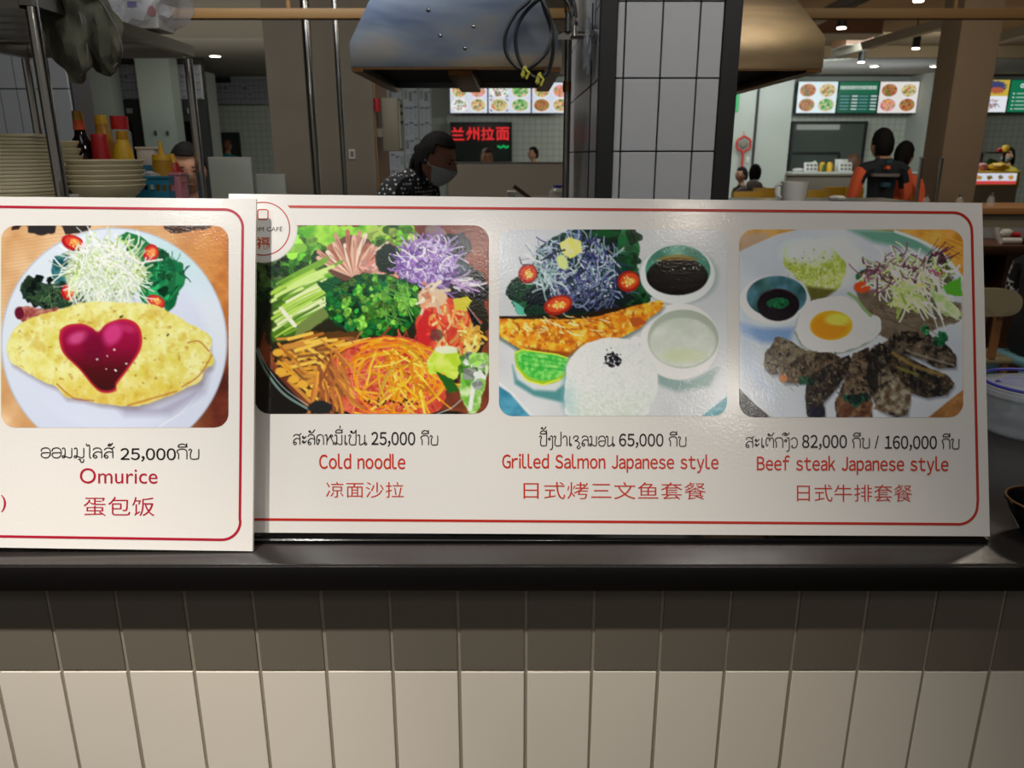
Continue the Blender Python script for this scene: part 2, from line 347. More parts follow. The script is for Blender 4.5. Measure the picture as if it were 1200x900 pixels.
# front wall of the counter with its tiles
FW = .979; PITCHT = .0982
ZCW = W(430, 662, .94).z
bm = NB(); bx(bm, -1.35, 1.45, FW + .0035, FW + .12, 0, ZCW - .0395); wf = struct('wall_front', bm, M['grout'])
xj = lambda px: (px - 600) * (1.06 / F) / CT  # placeholder, replaced below
J0 = W(616, 787, FW).x
ZJ = W(616, 787, FW).z
tb = NB(); bx(tb, -PITCHT / 2 + .0024, PITCHT / 2 - .0024, -.003, .002, -.1 + .0012, .1 - .0012, bevel=.0012)
me_w = bpy.data.meshes.new('tile'); tb.to_mesh(me_w); tb.free(); me_w.materials.append(M['wtile'])
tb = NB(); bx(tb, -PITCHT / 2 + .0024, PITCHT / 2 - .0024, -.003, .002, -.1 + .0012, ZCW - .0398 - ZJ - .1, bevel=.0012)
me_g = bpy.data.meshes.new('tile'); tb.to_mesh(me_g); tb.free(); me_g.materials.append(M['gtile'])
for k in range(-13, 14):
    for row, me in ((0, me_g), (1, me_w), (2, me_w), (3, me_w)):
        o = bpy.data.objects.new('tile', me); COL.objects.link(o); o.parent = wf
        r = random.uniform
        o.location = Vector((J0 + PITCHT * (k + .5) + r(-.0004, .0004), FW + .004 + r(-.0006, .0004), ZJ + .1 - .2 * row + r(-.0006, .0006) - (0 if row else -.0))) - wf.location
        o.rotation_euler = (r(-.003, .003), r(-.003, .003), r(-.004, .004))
# worktop: slab + black front edge
zc = W(430, 662, .94).z
top = box('countertop', -1.35, 1.45, .941, 1.58, zc - .038, zc, M['counter'], bevel=.003)
tag(top, 'long speckled dark grey worktop with black front edge above the tiles', 'countertop')
box('front_edge', -1.352, 1.452, .938, .9425, zc - .0395, zc - .0025, M['edge'], top, bevel=.001, label='black front edge')
# carcass behind the wall
cb = box('counter_cabinet', -1.34, 1.44, FW + .125, 1.55, .0, zc - .04, M['blackmetal']); cb['kind'] = 'structure'

# ================================================================ MENU BOARDS
def plane(px, py, lean, yaw, zoff=0.0):
    r = ray(px, py); t = (zc + zoff - CH) / r.z; p0 = Vector((0, 0, CH)) + r * t
    a = math.radians(lean); n = Vector((0, -math.cos(a), math.sin(a))); n.rotate(Euler((0, 0, math.radians(yaw))))
    return p0, n
PA = plane(150, 643.5, 18.3, 0.9, .006)
PB = plane(700, 627.5, 18.3, -0.6, .0085)
def put(P, px, py, up=0.0):
    p0, n = P; return onplane(px, py, p0 + n * up, n)
def quad_slab(bm, P, c, th=.005):
    f = [put(P, *q) for q in c]; b = [v - P[1] * th for v in f]
    vs = [bm.verts.new(v) for v in f + b]; n = len(f)
    bm.faces.new(vs[:n]); bm.faces.new(vs[n:][::-1])
    for i in range(n): bm.faces.new((vs[i], vs[n + i], vs[n + (i + 1) % n], vs[(i + 1) % n]))
    bmesh.ops.recalc_face_normals(bm, faces=bm.faces)
boardmat = M['board']
nt = boardmat.node_tree; laminate(nt, nt.nodes['Principled BSDF'], .10)
for k in ('print',): laminate(M[k].node_tree, M[k].node_tree.nodes['Principled BSDF'], .12)
bmA = NB(); quad_slab(bmA, PA, [(-118, 229.5), (300, 233), (296, 646), (-118, 640)], .006)
boardA = obj('menu_board', bmA, boardmat, smooth=False)
tag(boardA, 'shorter white omurice menu board at left, overlapping the wide one', 'menu board')
bmB = NB(); quad_slab(bmB, PB, [(268, 227), (1151, 238), (1160, 628.5), (266, 624)], .005)
boardB = obj('menu_board', bmB, boardmat, smooth=False)
tag(boardB, 'wide white menu board with noodle, salmon and steak photos', 'menu board')
# thin black strip between the wide board and the worktop
ft = NB(); a = put(PB, 262, 624.5); b = put(PB, 1157, 629)
bx(ft, a.x, b.x, min(a.y, b.y) - .004, max(a.y, b.y) + .02, zc + .0003, zc + .0052)
ftm = obj('black_strip', ft, M['blackgloss'], boardB, smooth=False, label='black strip under the board')
def back_strut(P, px, board):
    t_ = put(P, px, 330, -.008); z = zc + .0005
    bm = NB(); tube(bm, [t_, Vector((t_.x, t_.y + .10, z + .004))], .004, 6); obj('strut', bm, M['blackmetal'], board)
back_strut(PA, 60, boardA); back_strut(PA, 230, boardA); back_strut(PB, 520, boardB); back_strut(PB, 950, boardB)
# rounded border
def rline(P, pts, wpx, m, parent, up=.0004, name='red_border', closed=False):
    bm = NB(); ribbon(bm, [Vector(p) for p in pts], wpx)
    for v in bm.verts: v.co = put(P, v.co.x, v.co.y, up)
    for f in bm.faces:
        f.normal_update()
        if f.normal.dot(P[1]) < 0: f.normal_flip()
    return obj(name, bm, m, parent, smooth=False)
def arc(cx, cy, r, a0, a1, n=10):
    return [(cx + r * math.cos(math.radians(a0 + (a1 - a0) * i / n)), cy + r * math.sin(math.radians(a0 + (a1 - a0) * i / n))) for i in range(n + 1)]
rline(PA, [(-100, 241), (258, 245.5)] + arc(263, 267, 21.5, -90, 0) + [(284.3, 270), (281, 608)] + arc(260, 611, 21.5, 0, 90) + [(255, 632.5), (-100, 627)], 3.0, M['crimson'], boardA)
rline(PB, [(337, 242), (1112, 249)] + arc(1117, 271, 22, -90, 0) + [(1139.2, 275), (1146, 585)] + arc(1123, 592, 22.5, 0, 90) + [(1118, 614.3), (500, 610), (276, 608.5)], 3.0, M['red'], boardB)
# lettering
def grotesk(s, bold):
    """line of plain grotesque letters: the built-in font's full-width forms, set with tight spacing"""
    key = ('G', s, bold)
    if key in _txt: return _txt[key]
    V, Fs, pen = [], [], 0
    for ch in s:
        if ch == ' ': pen += .40; continue
        g = chr(ord(ch) + 0xFEE0) if ch != '/' else ch
        vs, fs = text2d(g, bold); a = min(v.x for v in vs); b = max(v.x for v in vs); o = len(V)
        if ch == ',': V += [Vector((v.x - a + pen, v.y, 0)) for v in vs]
        else: V += [Vector((v.x - a + pen, v.y, 0)) for v in vs]
        Fs += [tuple(i + o for i in f) for f in fs]; pen += b - a + .075
    _txt[key] = (V, Fs); return V, Fs
def put_text(P, s, x0, x1, ytop, ybase, m, parent, name, bold=0, mirror=False, slope=.004, up=.0005, ref=None):
    """fit a string into a pixel box of the board; ref = string whose height sets the cap height"""
    G = grotesk if any(c in s for c in '0l') else text2d
    vs, fs = G(s, bold); rv = G(ref, bold)[0] if ref else vs
    ax = min(v.x for v in vs); bx_ = max(v.x for v in vs); ay = min(v.y for v in rv); by = max(v.y for v in rv)
    bm = NB(); V = []
    for v in vs:
        u = (v.x - ax) / (bx_ - ax); w = (v.y - ay) / (by - ay)
        px = x0 + u * (x1 - x0); py = ybase - w * (ybase - ytop) + slope * (px - x0)
        V.append(bm.verts.new(put(P, px, py, up)))
    for f in fs:
        try: bm.faces.new([V[i] for i in f])
        except ValueError: pass
    for f in bm.faces:
        f.normal_update()
        if f.normal.dot(P[1]) < 0: f.normal_flip()
    return obj(name, bm, m, parent, smooth=False)
LAO = {
 'ອ': (.72, [[(.08,.62),(.10,.85),(.3,.98),(.52,.95),(.66,.72),(.66,.3),(.5,.03),(.25,.02),(.08,.2),(.1,.42),(.25,.5),(.62,.5)]]),
 'ມ': (.80, [[(.02,.86),(.12,.98),(.21,.84),(.2,.2),(.12,.02),(.02,.1),(.08,.22),(.3,.12),(.5,.02),(.64,.1),(.66,.3),(.66,.98)]]),
 'ູ': (0, [[(-.52,-.16),(-.38,-.12),(-.36,-.34),(-.28,-.42),(-.16,-.36),(-.15,-.12)]]),
 'ໄ': (.42, [[(.02,1.42),(.08,1.2),(.22,1.26),(.25,1.0),(.25,.12),(.36,.0)]]),
 'ລ': (.74, [[(.05,.78),(.2,.97),(.48,.96),(.62,.72),(.63,.0)],[(.62,.55),(.35,.62),(.12,.45),(.06,.15),(.2,.0),(.32,.12),(.22,.26),(.1,.2)]]),
 'ສ': (.78, [[(.05,.78),(.2,.97),(.48,.96),(.62,.72),(.63,.0)],[(.62,.55),(.35,.62),(.12,.45),(.06,.15),(.2,.0),(.32,.12),(.22,.26),(.1,.2)],[(.48,.9),(.62,.98),(.74,1.12)]]),
 '໌': (0, [[(-.5,1.3),(-.4,1.18),(-.28,1.28),(-.36,1.4),(-.42,1.3),(-.3,1.22),(-.16,1.5)]]),
 'ກ': (.78, [[(.12,.0),(.12,.52),(.05,.62),(.02,.78),(.16,.94),(.4,.99),(.6,.9),(.67,.65),(.67,.0)]]),
 'ີ': (0, [[(-.7,1.2),(-.62,1.4),(-.4,1.48),(-.2,1.38),(-.12,1.2),(-.7,1.18)],[(-.14,1.18),(-.12,1.55)]]),
 'ິ': (0, [[(-.7,1.2),(-.62,1.4),(-.4,1.48),(-.2,1.38),(-.12,1.2),(-.7,1.18)]]),
 'ບ': (.78, [[(.0,.84),(.1,.98),(.2,.86),(.13,.6),(.12,.2),(.22,.02),(.5,.02),(.66,.14),(.67,.98)]]),
 'ປ': (.78, [[(.0,.84),(.1,.98),(.2,.86),(.13,.6),(.12,.2),(.22,.02),(.5,.02),(.66,.14),(.67,1.4)]]),
 'ະ': (.5, [[(.03,.72),(.14,.62),(.2,.74),(.1,.82),(.08,.66),(.24,.62),(.42,.84)],[(.03,.28),(.14,.18),(.2,.3),(.1,.38),(.08,.22),(.24,.18),(.42,.4)]]),
 'ັ': (0, [[(-.62,1.34),(-.55,1.2),(-.46,1.3),(-.56,1.36),(-.52,1.2),(-.3,1.18),(-.08,1.48)]]),
 'ົ': (0, [[(-.7,1.2),(-.55,1.44),(-.36,1.4),(-.34,1.22),(-.5,1.2),(-.44,1.36),(-.2,1.3),(-.1,1.5)]]),
 'ດ': (.78, [[(.28,.36),(.2,.48),(.32,.5),(.3,.3),(.14,.0),(.06,.4),(.14,.84),(.36,.99),(.58,.9),(.67,.6),(.67,.0)]]),
 'ຫ': (.84, [[(.0,.86),(.1,.98),(.19,.86),(.18,.0)],[(.18,.3),(.4,.75),(.55,.97),(.68,.9),(.6,.76),(.48,.86),(.62,.5),(.74,.3),(.74,.0)]]),
 '່': (0, [[(-.3,1.6),(-.3,1.88)]]),
 '້': (0, [[(-.62,1.66),(-.52,1.82),(-.46,1.64),(-.3,1.66),(-.16,1.9)]]),
 'ເ': (.42, [[(.15,.98),(.13,.2),(.2,.02),(.32,.1),(.22,.22),(.14,.14)]]),
 'ຢ': (.80, [[(.02,.84),(.12,.98),(.22,.86),(.1,.55),(.1,.2),(.2,.02),(.5,.02),(.66,.14),(.67,1.4)]]),
 'ນ': (.86, [[(.0,.86),(.1,.98),(.19,.86),(.18,.1),(.3,.02),(.5,.12),(.68,.32)],[(.64,.98),(.64,.1),(.74,.02),(.82,.12),(.7,.22),(.62,.14)]]),
 'ງ': (.55, [[(.02,.72),(.14,.58),(.24,.7),(.12,.8),(.06,.7)],[(.22,.92),(.38,.98),(.44,.8),(.44,-.1),(.34,-.34),(.2,-.3)]]),
 'າ': (.56, [[(.05,.76),(.2,.98),(.38,.92),(.44,.7),(.44,.0)]]),
 'ຊ': (.80, [[(.05,.7),(.14,.92),(.38,.99),(.52,.84),(.4,.62),(.2,.5),(.42,.48),(.6,.3),(.56,.05),(.4,-.1),(.5,-.26),(.64,-.2),(.72,-.02)]]),
 'ຕ': (.84, [[(.26,.3),(.18,.2),(.1,.3),(.07,.6),(.14,.92),(.3,.96),(.38,.8),(.5,.96),(.66,.9),(.72,.6),(.72,.0)],[(.38,.8),(.38,.62)]]),
 'ວ': (.66, [[(.06,.8),(.2,.96),(.4,.97),(.56,.75),(.57,.3),(.42,.03),(.2,.02),(.1,.14),(.2,.26)]]),
 ' ': (.35, []),
}
def put_lao(P, s, x0, x1, yx, ybase, m, parent, name='price_text', w=1.25, slope=.004):
    pen = 0; strokes = []
    for ch in s:
        adv, ss = LAO[ch]
        for st in ss: strokes.append([(pen + p[0], p[1]) for p in st])
        pen += adv
    pen -= .1
    k = (x1 - x0) / pen; h = ybase - yx; bm = NB()
    for st in strokes:
        pts = [Vector((x0 + p[0] * k, ybase - p[1] * h + slope * p[0] * k)) for p in smooth_pts([(a, b, 0) for a, b in st], 4)]
        ribbon(bm, [p.to_2d() for p in pts], w)
    for v in bm.verts: v.co = put(P, v.co.x, v.co.y, .0005)
    for f in bm.faces:
        f.normal_update()
        if f.normal.dot(P[1]) < 0: f.normal_flip()
    return obj(name, bm, m, parent, smooth=False)
K = M['black_ink']; R_ = M['red_ink']; CR = M['crimson']
put_lao(PA, 'ອອມມູໄລສ໌', 47, 133, 524.5, 536.5, K, boardA); put_text(PA, '25,000', 141, 206, 525, 539, K, boardA, 'price_text', ref='20', bold=.01)
put_lao(PA, 'ກີບ', 207, 233, 526, 538, K, boardA)
put_text(PA, 'Omurice', 93.5, 184.5, 548.5, 566.5, CR, boardA, 'dish_name', ref='O')
put_text(PA, '蛋包饭', 98, 181, 582, 604.5, CR, boardA, 'dish_name', bold=-.006); put_text(PA, ')', 1, 7, 580, 600, CR, boardA, 'dish_name')
put_lao(PB, 'ສະລັດຫມີ່ເຢັນ', 343, 429, 509, 521, K, boardB, w=1.15); put_text(PB, '25,000', 435, 486.5, 506, 521.5, K, boardB, 'price_text', ref='20', bold=.01)
put_lao(PB, 'ກີບ', 493, 513, 510, 521.5, K, boardB, w=1.15)
put_text(PB, 'Cold noodle', 374, 475, 531.5, 549.5, R_, boardB, 'dish_name', bold=.012, ref='Cld'); put_text(PB, '凉面沙拉', 382, 473, 564.5, 583, R_, boardB, 'dish_name', bold=-.006)
put_lao(PB, 'ປີ້ງປາເຊລມອນ', 632, 719.5, 510.5, 522.5, K, boardB, w=1.15); put_text(PB, '65,000', 725.5, 777.5, 508, 523, K, boardB, 'price_text', ref='60', bold=.01)
put_lao(PB, 'ກີບ', 784, 804, 511.5, 523, K, boardB, w=1.15)
put_text(PB, 'Grilled Salmon Japanese style', 588.5, 842, 532.5, 553.5, R_, boardB, 'dish_name', bold=.012, ref='Gpy'); put_text(PB, '日式烤三文鱼套餐', 613.5, 827, 564.5, 584.5, R_, boardB, 'dish_name', bold=-.006)
put_lao(PB, 'ສະເຕັກງົວ', 873.5, 934, 512.5, 524.5, K, boardB, w=1.15); put_text(PB, '82,000', 940, 992.5, 509.5, 525, K, boardB, 'price_text', ref='80', bold=.01)
put_lao(PB, 'ກີບ', 999, 1019, 513, 525, K, boardB, w=1.15); put_text(PB, '/', 1025, 1030, 510.5, 525.5, K, boardB, 'price_text')
put_text(PB, '160,000', 1037, 1098, 510.5, 526, K, boardB, 'price_text', ref='60', bold=.01); put_lao(PB, 'ກີບ', 1104, 1124, 514, 526, K, boardB, w=1.15)
put_text(PB, 'Beef steak Japanese style', 887, 1111.5, 535, 556, R_, boardB, 'dish_name', bold=.012, ref='Bpy'); put_text(PB, '日式牛排套餐', 934, 1069, 567.5, 587.5, R_, boardB, 'dish_name', bold=-.006)

# ---------------------------------------------------------------- printed food photographs: ink grid painted in numpy
def vnoise(X, Y, s, seed, octv=3):
    out = 0; amp = 1; tot = 0
    for o in range(octv):
        rng = np.random.RandomState(seed + o * 17); L = rng.rand(64, 64)
        x = X / s; y = Y / s; xi = np.floor(x).astype(int); yi = np.floor(y).astype(int); fx = x - xi; fy = y - yi
        fx = fx * fx * (3 - 2 * fx); fy = fy * fy * (3 - 2 * fy); g = lambda a, b: L[a % 64, b % 64]
        v = g(yi, xi) * (1 - fx) * (1 - fy) + g(yi, xi + 1) * fx * (1 - fy) + g(yi + 1, xi) * (1 - fx) * fy + g(yi + 1, xi + 1) * fx * fy
        out = out + v * amp; tot += amp; amp *= .55; s = s / 2.1
    return out / tot
class Cv:
    def __init__(s, x0, y0, x1, y1, step, seed=1):
        s.x0, s.y0, s.x1, s.y1, s.st = x0, y0, x1, y1, step
        s.xs = np.arange(x0, x1 + step, step); s.ys = np.arange(y0, y1 + step, step)
        s.X, s.Y = np.meshgrid(s.xs, s.ys); s.im = np.zeros(s.X.shape + (3,)); s.rg = np.random.RandomState(seed); s.seed = seed
    def nz(s, sc_, seed=0, o=3): return vnoise(s.X, s.Y, sc_, s.seed * 31 + seed, o)
    def bl(s, m, c):
        m = m[..., None]; c = np.asarray(c, float)
        if c.max() > 1.5: c = c / 255
        s.im = s.im * (1 - m) + c * m
    def col(s, c, amp, sc_, seed=0):
        c = np.asarray(c, float) / 255; n = s.nz(sc_, seed) - .5
        return np.clip(c * (1 + amp * 2 * n[..., None]), 0, 1)
    def mixc(s, a, b, sc_, seed=0, k=2.2):
        n = np.clip((s.nz(sc_, seed) - .5) * k + .5, 0, 1)[..., None]
        return (np.asarray(a, float) * (1 - n) + np.asarray(b, float) * n) / 255
    def ellm(s, cx, cy, rx, ry, a=0, soft=3, ed=0, es=30):
        c, d = math.cos(math.radians(a)), math.sin(math.radians(a)); x = s.X - cx; y = s.Y - cy
        u = (x * c + y * d) / rx; v = (-x * d + y * c) / ry; r = np.sqrt(u * u + v * v)
        if ed: r = r + (s.nz(es, int(cx + cy)) - .5) * ed * 2
        return np.clip((1 - r) * min(rx, ry) / soft + .5, 0, 1)
    def ell(s, cx, cy, rx, ry, c, a=0, soft=3, ed=0, al=1, es=30): s.bl(s.ellm(cx, cy, rx, ry, a, soft, ed, es) * al, c)
    def polym(s, pts, soft=3, ed=0, es=30):
        pts = [tuple(p[:2]) for p in pts]; X, Y = s.X, s.Y
        if ed: X = X + (s.nz(es, 5) - .5) * ed * 2; Y = Y + (s.nz(es, 9) - .5) * ed * 2
        ins = np.zeros(X.shape, bool); D = np.full(X.shape, 1e9)
        for i in range(len(pts)):
            (ax, ay), (bx_, by) = pts[i], pts[(i + 1) % len(pts)]
            if ay != by:
                cond = (Y < ay) != (Y < by); xi = (bx_ - ax) * (Y - ay) / (by - ay) + ax; ins ^= cond & (X < xi)
            l2 = (bx_ - ax) ** 2 + (by - ay) ** 2 + 1e-9; t = np.clip(((X - ax) * (bx_ - ax) + (Y - ay) * (by - ay)) / l2, 0, 1)
            D = np.minimum(D, (X - ax - t * (bx_ - ax)) ** 2 + (Y - ay - t * (by - ay)) ** 2)
        D = np.sqrt(D); D = np.where(ins, D, -D); return np.clip(D / soft + .5, 0, 1)
    def poly(s, pts, c, soft=3, ed=0, al=1, es=30, sm=False):
        if sm: pts = smooth_pts([(a, b, 0) for a, b in list(pts) + [pts[0]]], 5)[:-1]
        s.bl(s.polym(pts, soft, ed, es) * al, c)
    def line(s, pts, w, c, al=1, soft=2.5):
        pts = [tuple(p[:2]) for p in pts]; xs = [p[0] for p in pts]; ys = [p[1] for p in pts]; m = w + soft
        i0 = max(int((min(ys) - m - s.y0) / s.st), 0); i1 = int((max(ys) + m - s.y0) / s.st) + 2
        j0 = max(int((min(xs) - m - s.x0) / s.st), 0); j1 = int((max(xs) + m - s.x0) / s.st) + 2
        if i1 <= i0 or j1 <= j0: return
        X = s.X[i0:i1, j0:j1]; Y = s.Y[i0:i1, j0:j1]
        if X.size == 0: return
        D = np.full(X.shape, 1e9)
        for (ax, ay), (bx_, by) in zip(pts, pts[1:]):
            l2 = (bx_ - ax) ** 2 + (by - ay) ** 2 + 1e-9; t = np.clip(((X - ax) * (bx_ - ax) + (Y - ay) * (by - ay)) / l2, 0, 1)
            D = np.minimum(D, (X - ax - t * (bx_ - ax)) ** 2 + (Y - ay - t * (by - ay)) ** 2)
        mk = (np.clip((w / 2 - np.sqrt(D)) / soft + .5, 0, 1) * al)[..., None]
        s.im[i0:i1, j0:j1] = s.im[i0:i1, j0:j1] * (1 - mk) + np.asarray(c, float) / 255 * mk
    def strands(s, n, cx, cy, rx, ry, ln, w, cols, a0=0, a1=360, curl=60, al=1):
        g = s.rg
        for i in range(n):
            t = g.rand() * 6.283; r = math.sqrt(g.rand()); x = cx + rx * r * math.cos(t); y = cy + ry * r * math.sin(t)
            a = math.radians(a0 + (a1 - a0) * g.rand()); L = ln * (.5 + g.rand()); da = math.radians(curl) * (g.rand() - .5) * 2 / 5; P = [(x, y)]
            for k in range(5): x += math.cos(a) * L / 5; y += math.sin(a) * L / 5; a += da; P.append((x, y))
            c = np.array(cols[g.randint(len(cols))]) * (.8 + .35 * g.rand()); s.line(P, w * (.6 + .8 * g.rand()), np.clip(c, 0, 255), al)
    def spots(s, n, cx, cy, rx, ry, r0, r1, cols, al=1):
        g = s.rg
        for i in range(n):
            t = g.rand() * 6.283; r = math.sqrt(g.rand()); x = cx + rx * r * math.cos(t); y = cy + ry * r * math.sin(t); q = r0 + (r1 - r0) * g.rand()
            c = cols[g.randint(len(cols))]; s.line([(x, y), (x + q * (g.rand() - .5), y + q * (g.rand() - .5))], q, c, al)
    def leaves(s, n, cx, cy, rx, ry, L, cols):
        g = s.rg
        for i in range(n):
            t = g.rand() * 6.283; r = math.sqrt(g.rand()); x = cx + rx * r * math.cos(t); y = cy + ry * r * math.sin(t)
            a = g.rand() * 6.283; q = L * (.5 + g.rand()); c = np.array(cols[g.randint(len(cols))]) * (.45 + .75 * g.rand())
            P = []
            for k in range(7):
                th = a + 6.283 * k / 7; P.append((x + q * (.45 + .5 * g.rand()) * math.cos(th), y + q * (.45 + .5 * g.rand()) * math.sin(th)))
            s.line(P + [P[0]], q * .5, np.clip(c, 0, 255)); s.line([P[0], P[3]], q, np.clip(c, 0, 255)); s.line([P[1], P[5]], q * .8, np.clip(c * .8, 0, 255)); s.line([(x, y), (x + q * .6 * math.cos(a), y + q * .6 * math.sin(a))], 2, np.clip(c * 1.35, 0, 255), .6)
def tolin(a): a = np.clip(a, 0, 1); return np.where(a <= .04045, a / 12.92, ((a + .055) / 1.055) ** 2.4)
def ink_mesh(name, cv, place, m, parent, shape=None, white=(255, 255, 255), alb=.8, nx=0, ny=0, gam=1.0):
    """grid mesh: (u,v) in canvas coordinates -> place(); rows shrink near rounded corners; ink is a colour attribute"""
    x0, y0, x1, y1 = cv.x0, cv.y0, cv.x1, cv.y1; r = shape or 0
    nx = nx or len(cv.xs); ny = ny or len(cv.ys); V = []; C = []
    ims = tolin(cv.im) / tolin(np.array(white) / 255) * alb; ims = np.clip(ims, 0, .92) ** gam; H, Wd = cv.X.shape
    for j in range(ny):
        y = y0 + (y1 - y0) * j / (ny - 1); ins = 0
        if r:
            d = max(r - (y - y0), r - (y1 - y), 0); ins = r - math.sqrt(max(r * r - d * d, 0))
        xs = np.linspace(x0 + ins, x1 - ins, nx); fj = min((y - y0) / cv.st, H - 1.001); j0 = int(fj); ty = fj - j0
        fi = np.minimum((xs - x0) / cv.st, Wd - 1.001); i0 = fi.astype(int); tx = (fi - i0)[:, None]
        c = (ims[j0, i0] * (1 - tx) + ims[j0, i0 + 1] * tx) * (1 - ty) + (ims[j0 + 1, i0] * (1 - tx) + ims[j0 + 1, i0 + 1] * tx) * ty
        C.append(c); V.append(place(xs, y))
    V = np.concatenate(V).astype(np.float32); C = np.concatenate(C); C = np.concatenate([C, np.ones((len(C), 1))], 1).astype(np.float32)
    off = world_loc(parent) if parent is not None else Vector((0, 0, 0)); V = V - np.array(off, dtype=np.float32)
    idx = np.arange(nx * ny).reshape(ny, nx); q = np.stack([idx[:-1, :-1], idx[1:, :-1], idx[1:, 1:], idx[:-1, 1:]], -1).reshape(-1, 4)
    me = bpy.data.meshes.new(name); me.vertices.add(len(V)); me.vertices.foreach_set('co', V.ravel())
    me.loops.add(q.size); me.loops.foreach_set('vertex_index', q.ravel().astype(np.int32))
    me.polygons.add(len(q)); me.polygons.foreach_set('loop_start', np.arange(0, q.size, 4, dtype=np.int32)); me.update(calc_edges=True)
    at = me.color_attributes.new('ink', 'FLOAT_COLOR', 'POINT'); at.data.foreach_set('color', C.ravel()); me.materials.append(m)
    o = bpy.data.objects.new(name, me); COL.objects.link(o)
    if parent is not None: o.parent = parent
    return o
def board_place(P, sx, sy, ox, oy, up=.0003):
    p0, n = P; p0 = np.array(p0 + n * up); nn = np.array(n); O = np.array([0, 0, CH])
    def f(xs, y):
        px = ox + xs / sx; py = oy + y / sy; rx = (px - 600) / F; ry = (450 - py) / F
        d = np.stack([rx, np.full_like(rx, CT + ry * ST), np.full_like(rx, -ST + ry * CT)], -1)
        t = ((p0 - O) @ nn) / (d @ nn); return O + d * t[:, None]
    return f
def heart_pts(): return [(207,530),(213,500),(240,482),(285,478),(320,490),(345,506),(372,480),(420,462),(462,466),(490,490),(500,530),(492,575),(450,640),(412,690),(408,712),(385,722),(352,718),(322,692),(280,640),(222,582)]
def paint_omurice():
    c = Cv(4, 133, 803, 843, 2.6, 3)
    c.im[:] = c.mixc((236,196,150),(206,150,96),120,1); g = np.clip((c.X-560)/200,0,1)
    c.bl(g, c.mixc((214,140,70),(176,96,42),60,2)); c.bl(np.clip((c.Y-500)/160,0,1)*g, c.mixc((120,52,34),(84,34,24),50,3))
    for i in range(26): y = 140+i*12; c.line([(0,y+40),(200,y+10),(420,y-10),(800,y-40+10*math.sin(i))], 2, (190,120,60), .35)
    c.poly([(90,120),(200,120),(190,160),(150,168),(100,160)], (48,44,44), ed=8); c.poly([(210,120),(330,120),(310,150),(230,165)], (56,48,44), ed=8)
    c.poly([(560,120),(760,120),(720,150),(600,160)], (70,44,34), ed=8); c.poly([(50,120),(80,125),(70,150),(40,150)], (60,40,36), ed=6)
    c.ell(401,545,398,405,(186,190,200),soft=6); c.ell(401,545,393,400,(222,226,234),soft=6); 
    c.bl(c.ellm(401,545,393,400,0,6)*np.clip((c.X-420)/200,0,1)*np.clip((420-c.Y)/200,0,1)*.6,(176,216,206))
    c.bl(c.ellm(401,545,393,400,0,6)*np.clip((c.Y-560)/300,0,1)*.5,(196,196,214)); c.ell(405,560,330,300,(216,218,230),soft=30)
    c.line([(560,840),(640,790),(720,700)],4,(240,240,248),.7)
    c.poly([(400,760),(560,770),(660,720),(740,640),(720,720),(600,800),(440,800)],(150,140,160),soft=30,al=.6)
    # greens
    c.poly([(430,170),(450,158),(500,180),(560,215),(590,230),(610,270),(640,285),(652,330),(630,370),(620,410),(590,432),(560,400),(500,400),(470,300)],c.mixc((16,92,52),(34,140,76),30,4),ed=6,sm=True)
    c.strands(120,560,320,80,90,40,3,[(10,70,44),(50,160,96),(20,110,60)]); c.leaves(10,585,300,50,80,22,[(44,156,90),(20,112,66)])
    c.ell(470,185,50,22,(34,120,60),a=15,ed=.1)
    c.poly([(180,290),(190,240),(240,225),(260,260),(240,330),(200,350)],c.mixc((24,78,84),(70,130,130),20,5),ed=6)
    c.poly([(70,360),(85,320),(110,308),(150,335),(190,340),(230,330),(300,400),(180,430),(130,410),(90,400)],c.mixc((28,42,36),(60,84,60),22,6),ed=8,sm=True)
    c.leaves(30,140,365,70,50,14,[(34,52,42),(60,86,58),(24,36,32)]); c.strands(70,210,390,90,36,34,3,[(64,96,56),(34,56,40),(100,130,90)])
    c.poly([(55,440),(70,418),(110,420),(160,425),(210,420),(200,450),(90,480)],c.mixc((150,60,60),(206,150,120),16,7),ed=8); c.ell(68,440,16,22,(104,24,44),ed=.2)
    for x,y,rx,ry,a in ((258,195,44,27,22),(242,366,27,30,0),(530,230,27,32,20),(547,402,34,24,25)):
        c.ell(x,y,rx,ry,(186,26,36),a=a); c.ell(x+3,y-2,rx*.78,ry*.7,(222,70,50),a=a); c.ell(x+6,y-4,rx*.4,ry*.4,(240,150,80),a=a); c.spots(8,x,y,rx*.5,ry*.5,3,5,[(250,214,120)])
    c.line([(235,230),(300,215)],8,(14,20,20))
    # sprouts
    c.ell(370,300,140,92,(196,206,160),ed=.16,es=40); c.ell(360,370,100,34,(60,92,40),ed=.2,al=.8)
    c.strands(420,370,290,125,92,70,4,[(238,244,220),(214,228,170),(250,252,238),(176,196,110),(228,236,200)],0,360,140)
    c.strands(90,380,340,110,60,90,3.2,[(244,248,232),(230,238,210)],40,140,60); c.strands(40,360,240,120,60,60,3,[(255,255,250)],0,360,150)
    # omelette
    om = [(25,575),(30,540),(60,485),(130,450),(200,432),(270,408),(330,400),(440,404),(530,408),(590,432),(650,468),(735,520),(738,570),(750,600),(745,625),(720,640),(705,680),(640,710),(560,745),(470,768),(350,758),(290,742),(230,735),(200,700),(150,680),(80,640),(40,615)]
    c.poly([(x+6,y+14) for x,y in om],(120,100,96),soft=18,al=.5)
    c.poly(om,c.mixc((240,232,150),(226,208,92),46,8,2),ed=5,sm=True); pm=c.polym(om,8)
    c.bl(pm*np.clip((c.nz(20,11)-.5)*4,0,1)*.6,(244,238,178)); c.bl(pm*np.clip((c.nz(40,12)-.56)*5,0,1)*.45,(206,160,40))
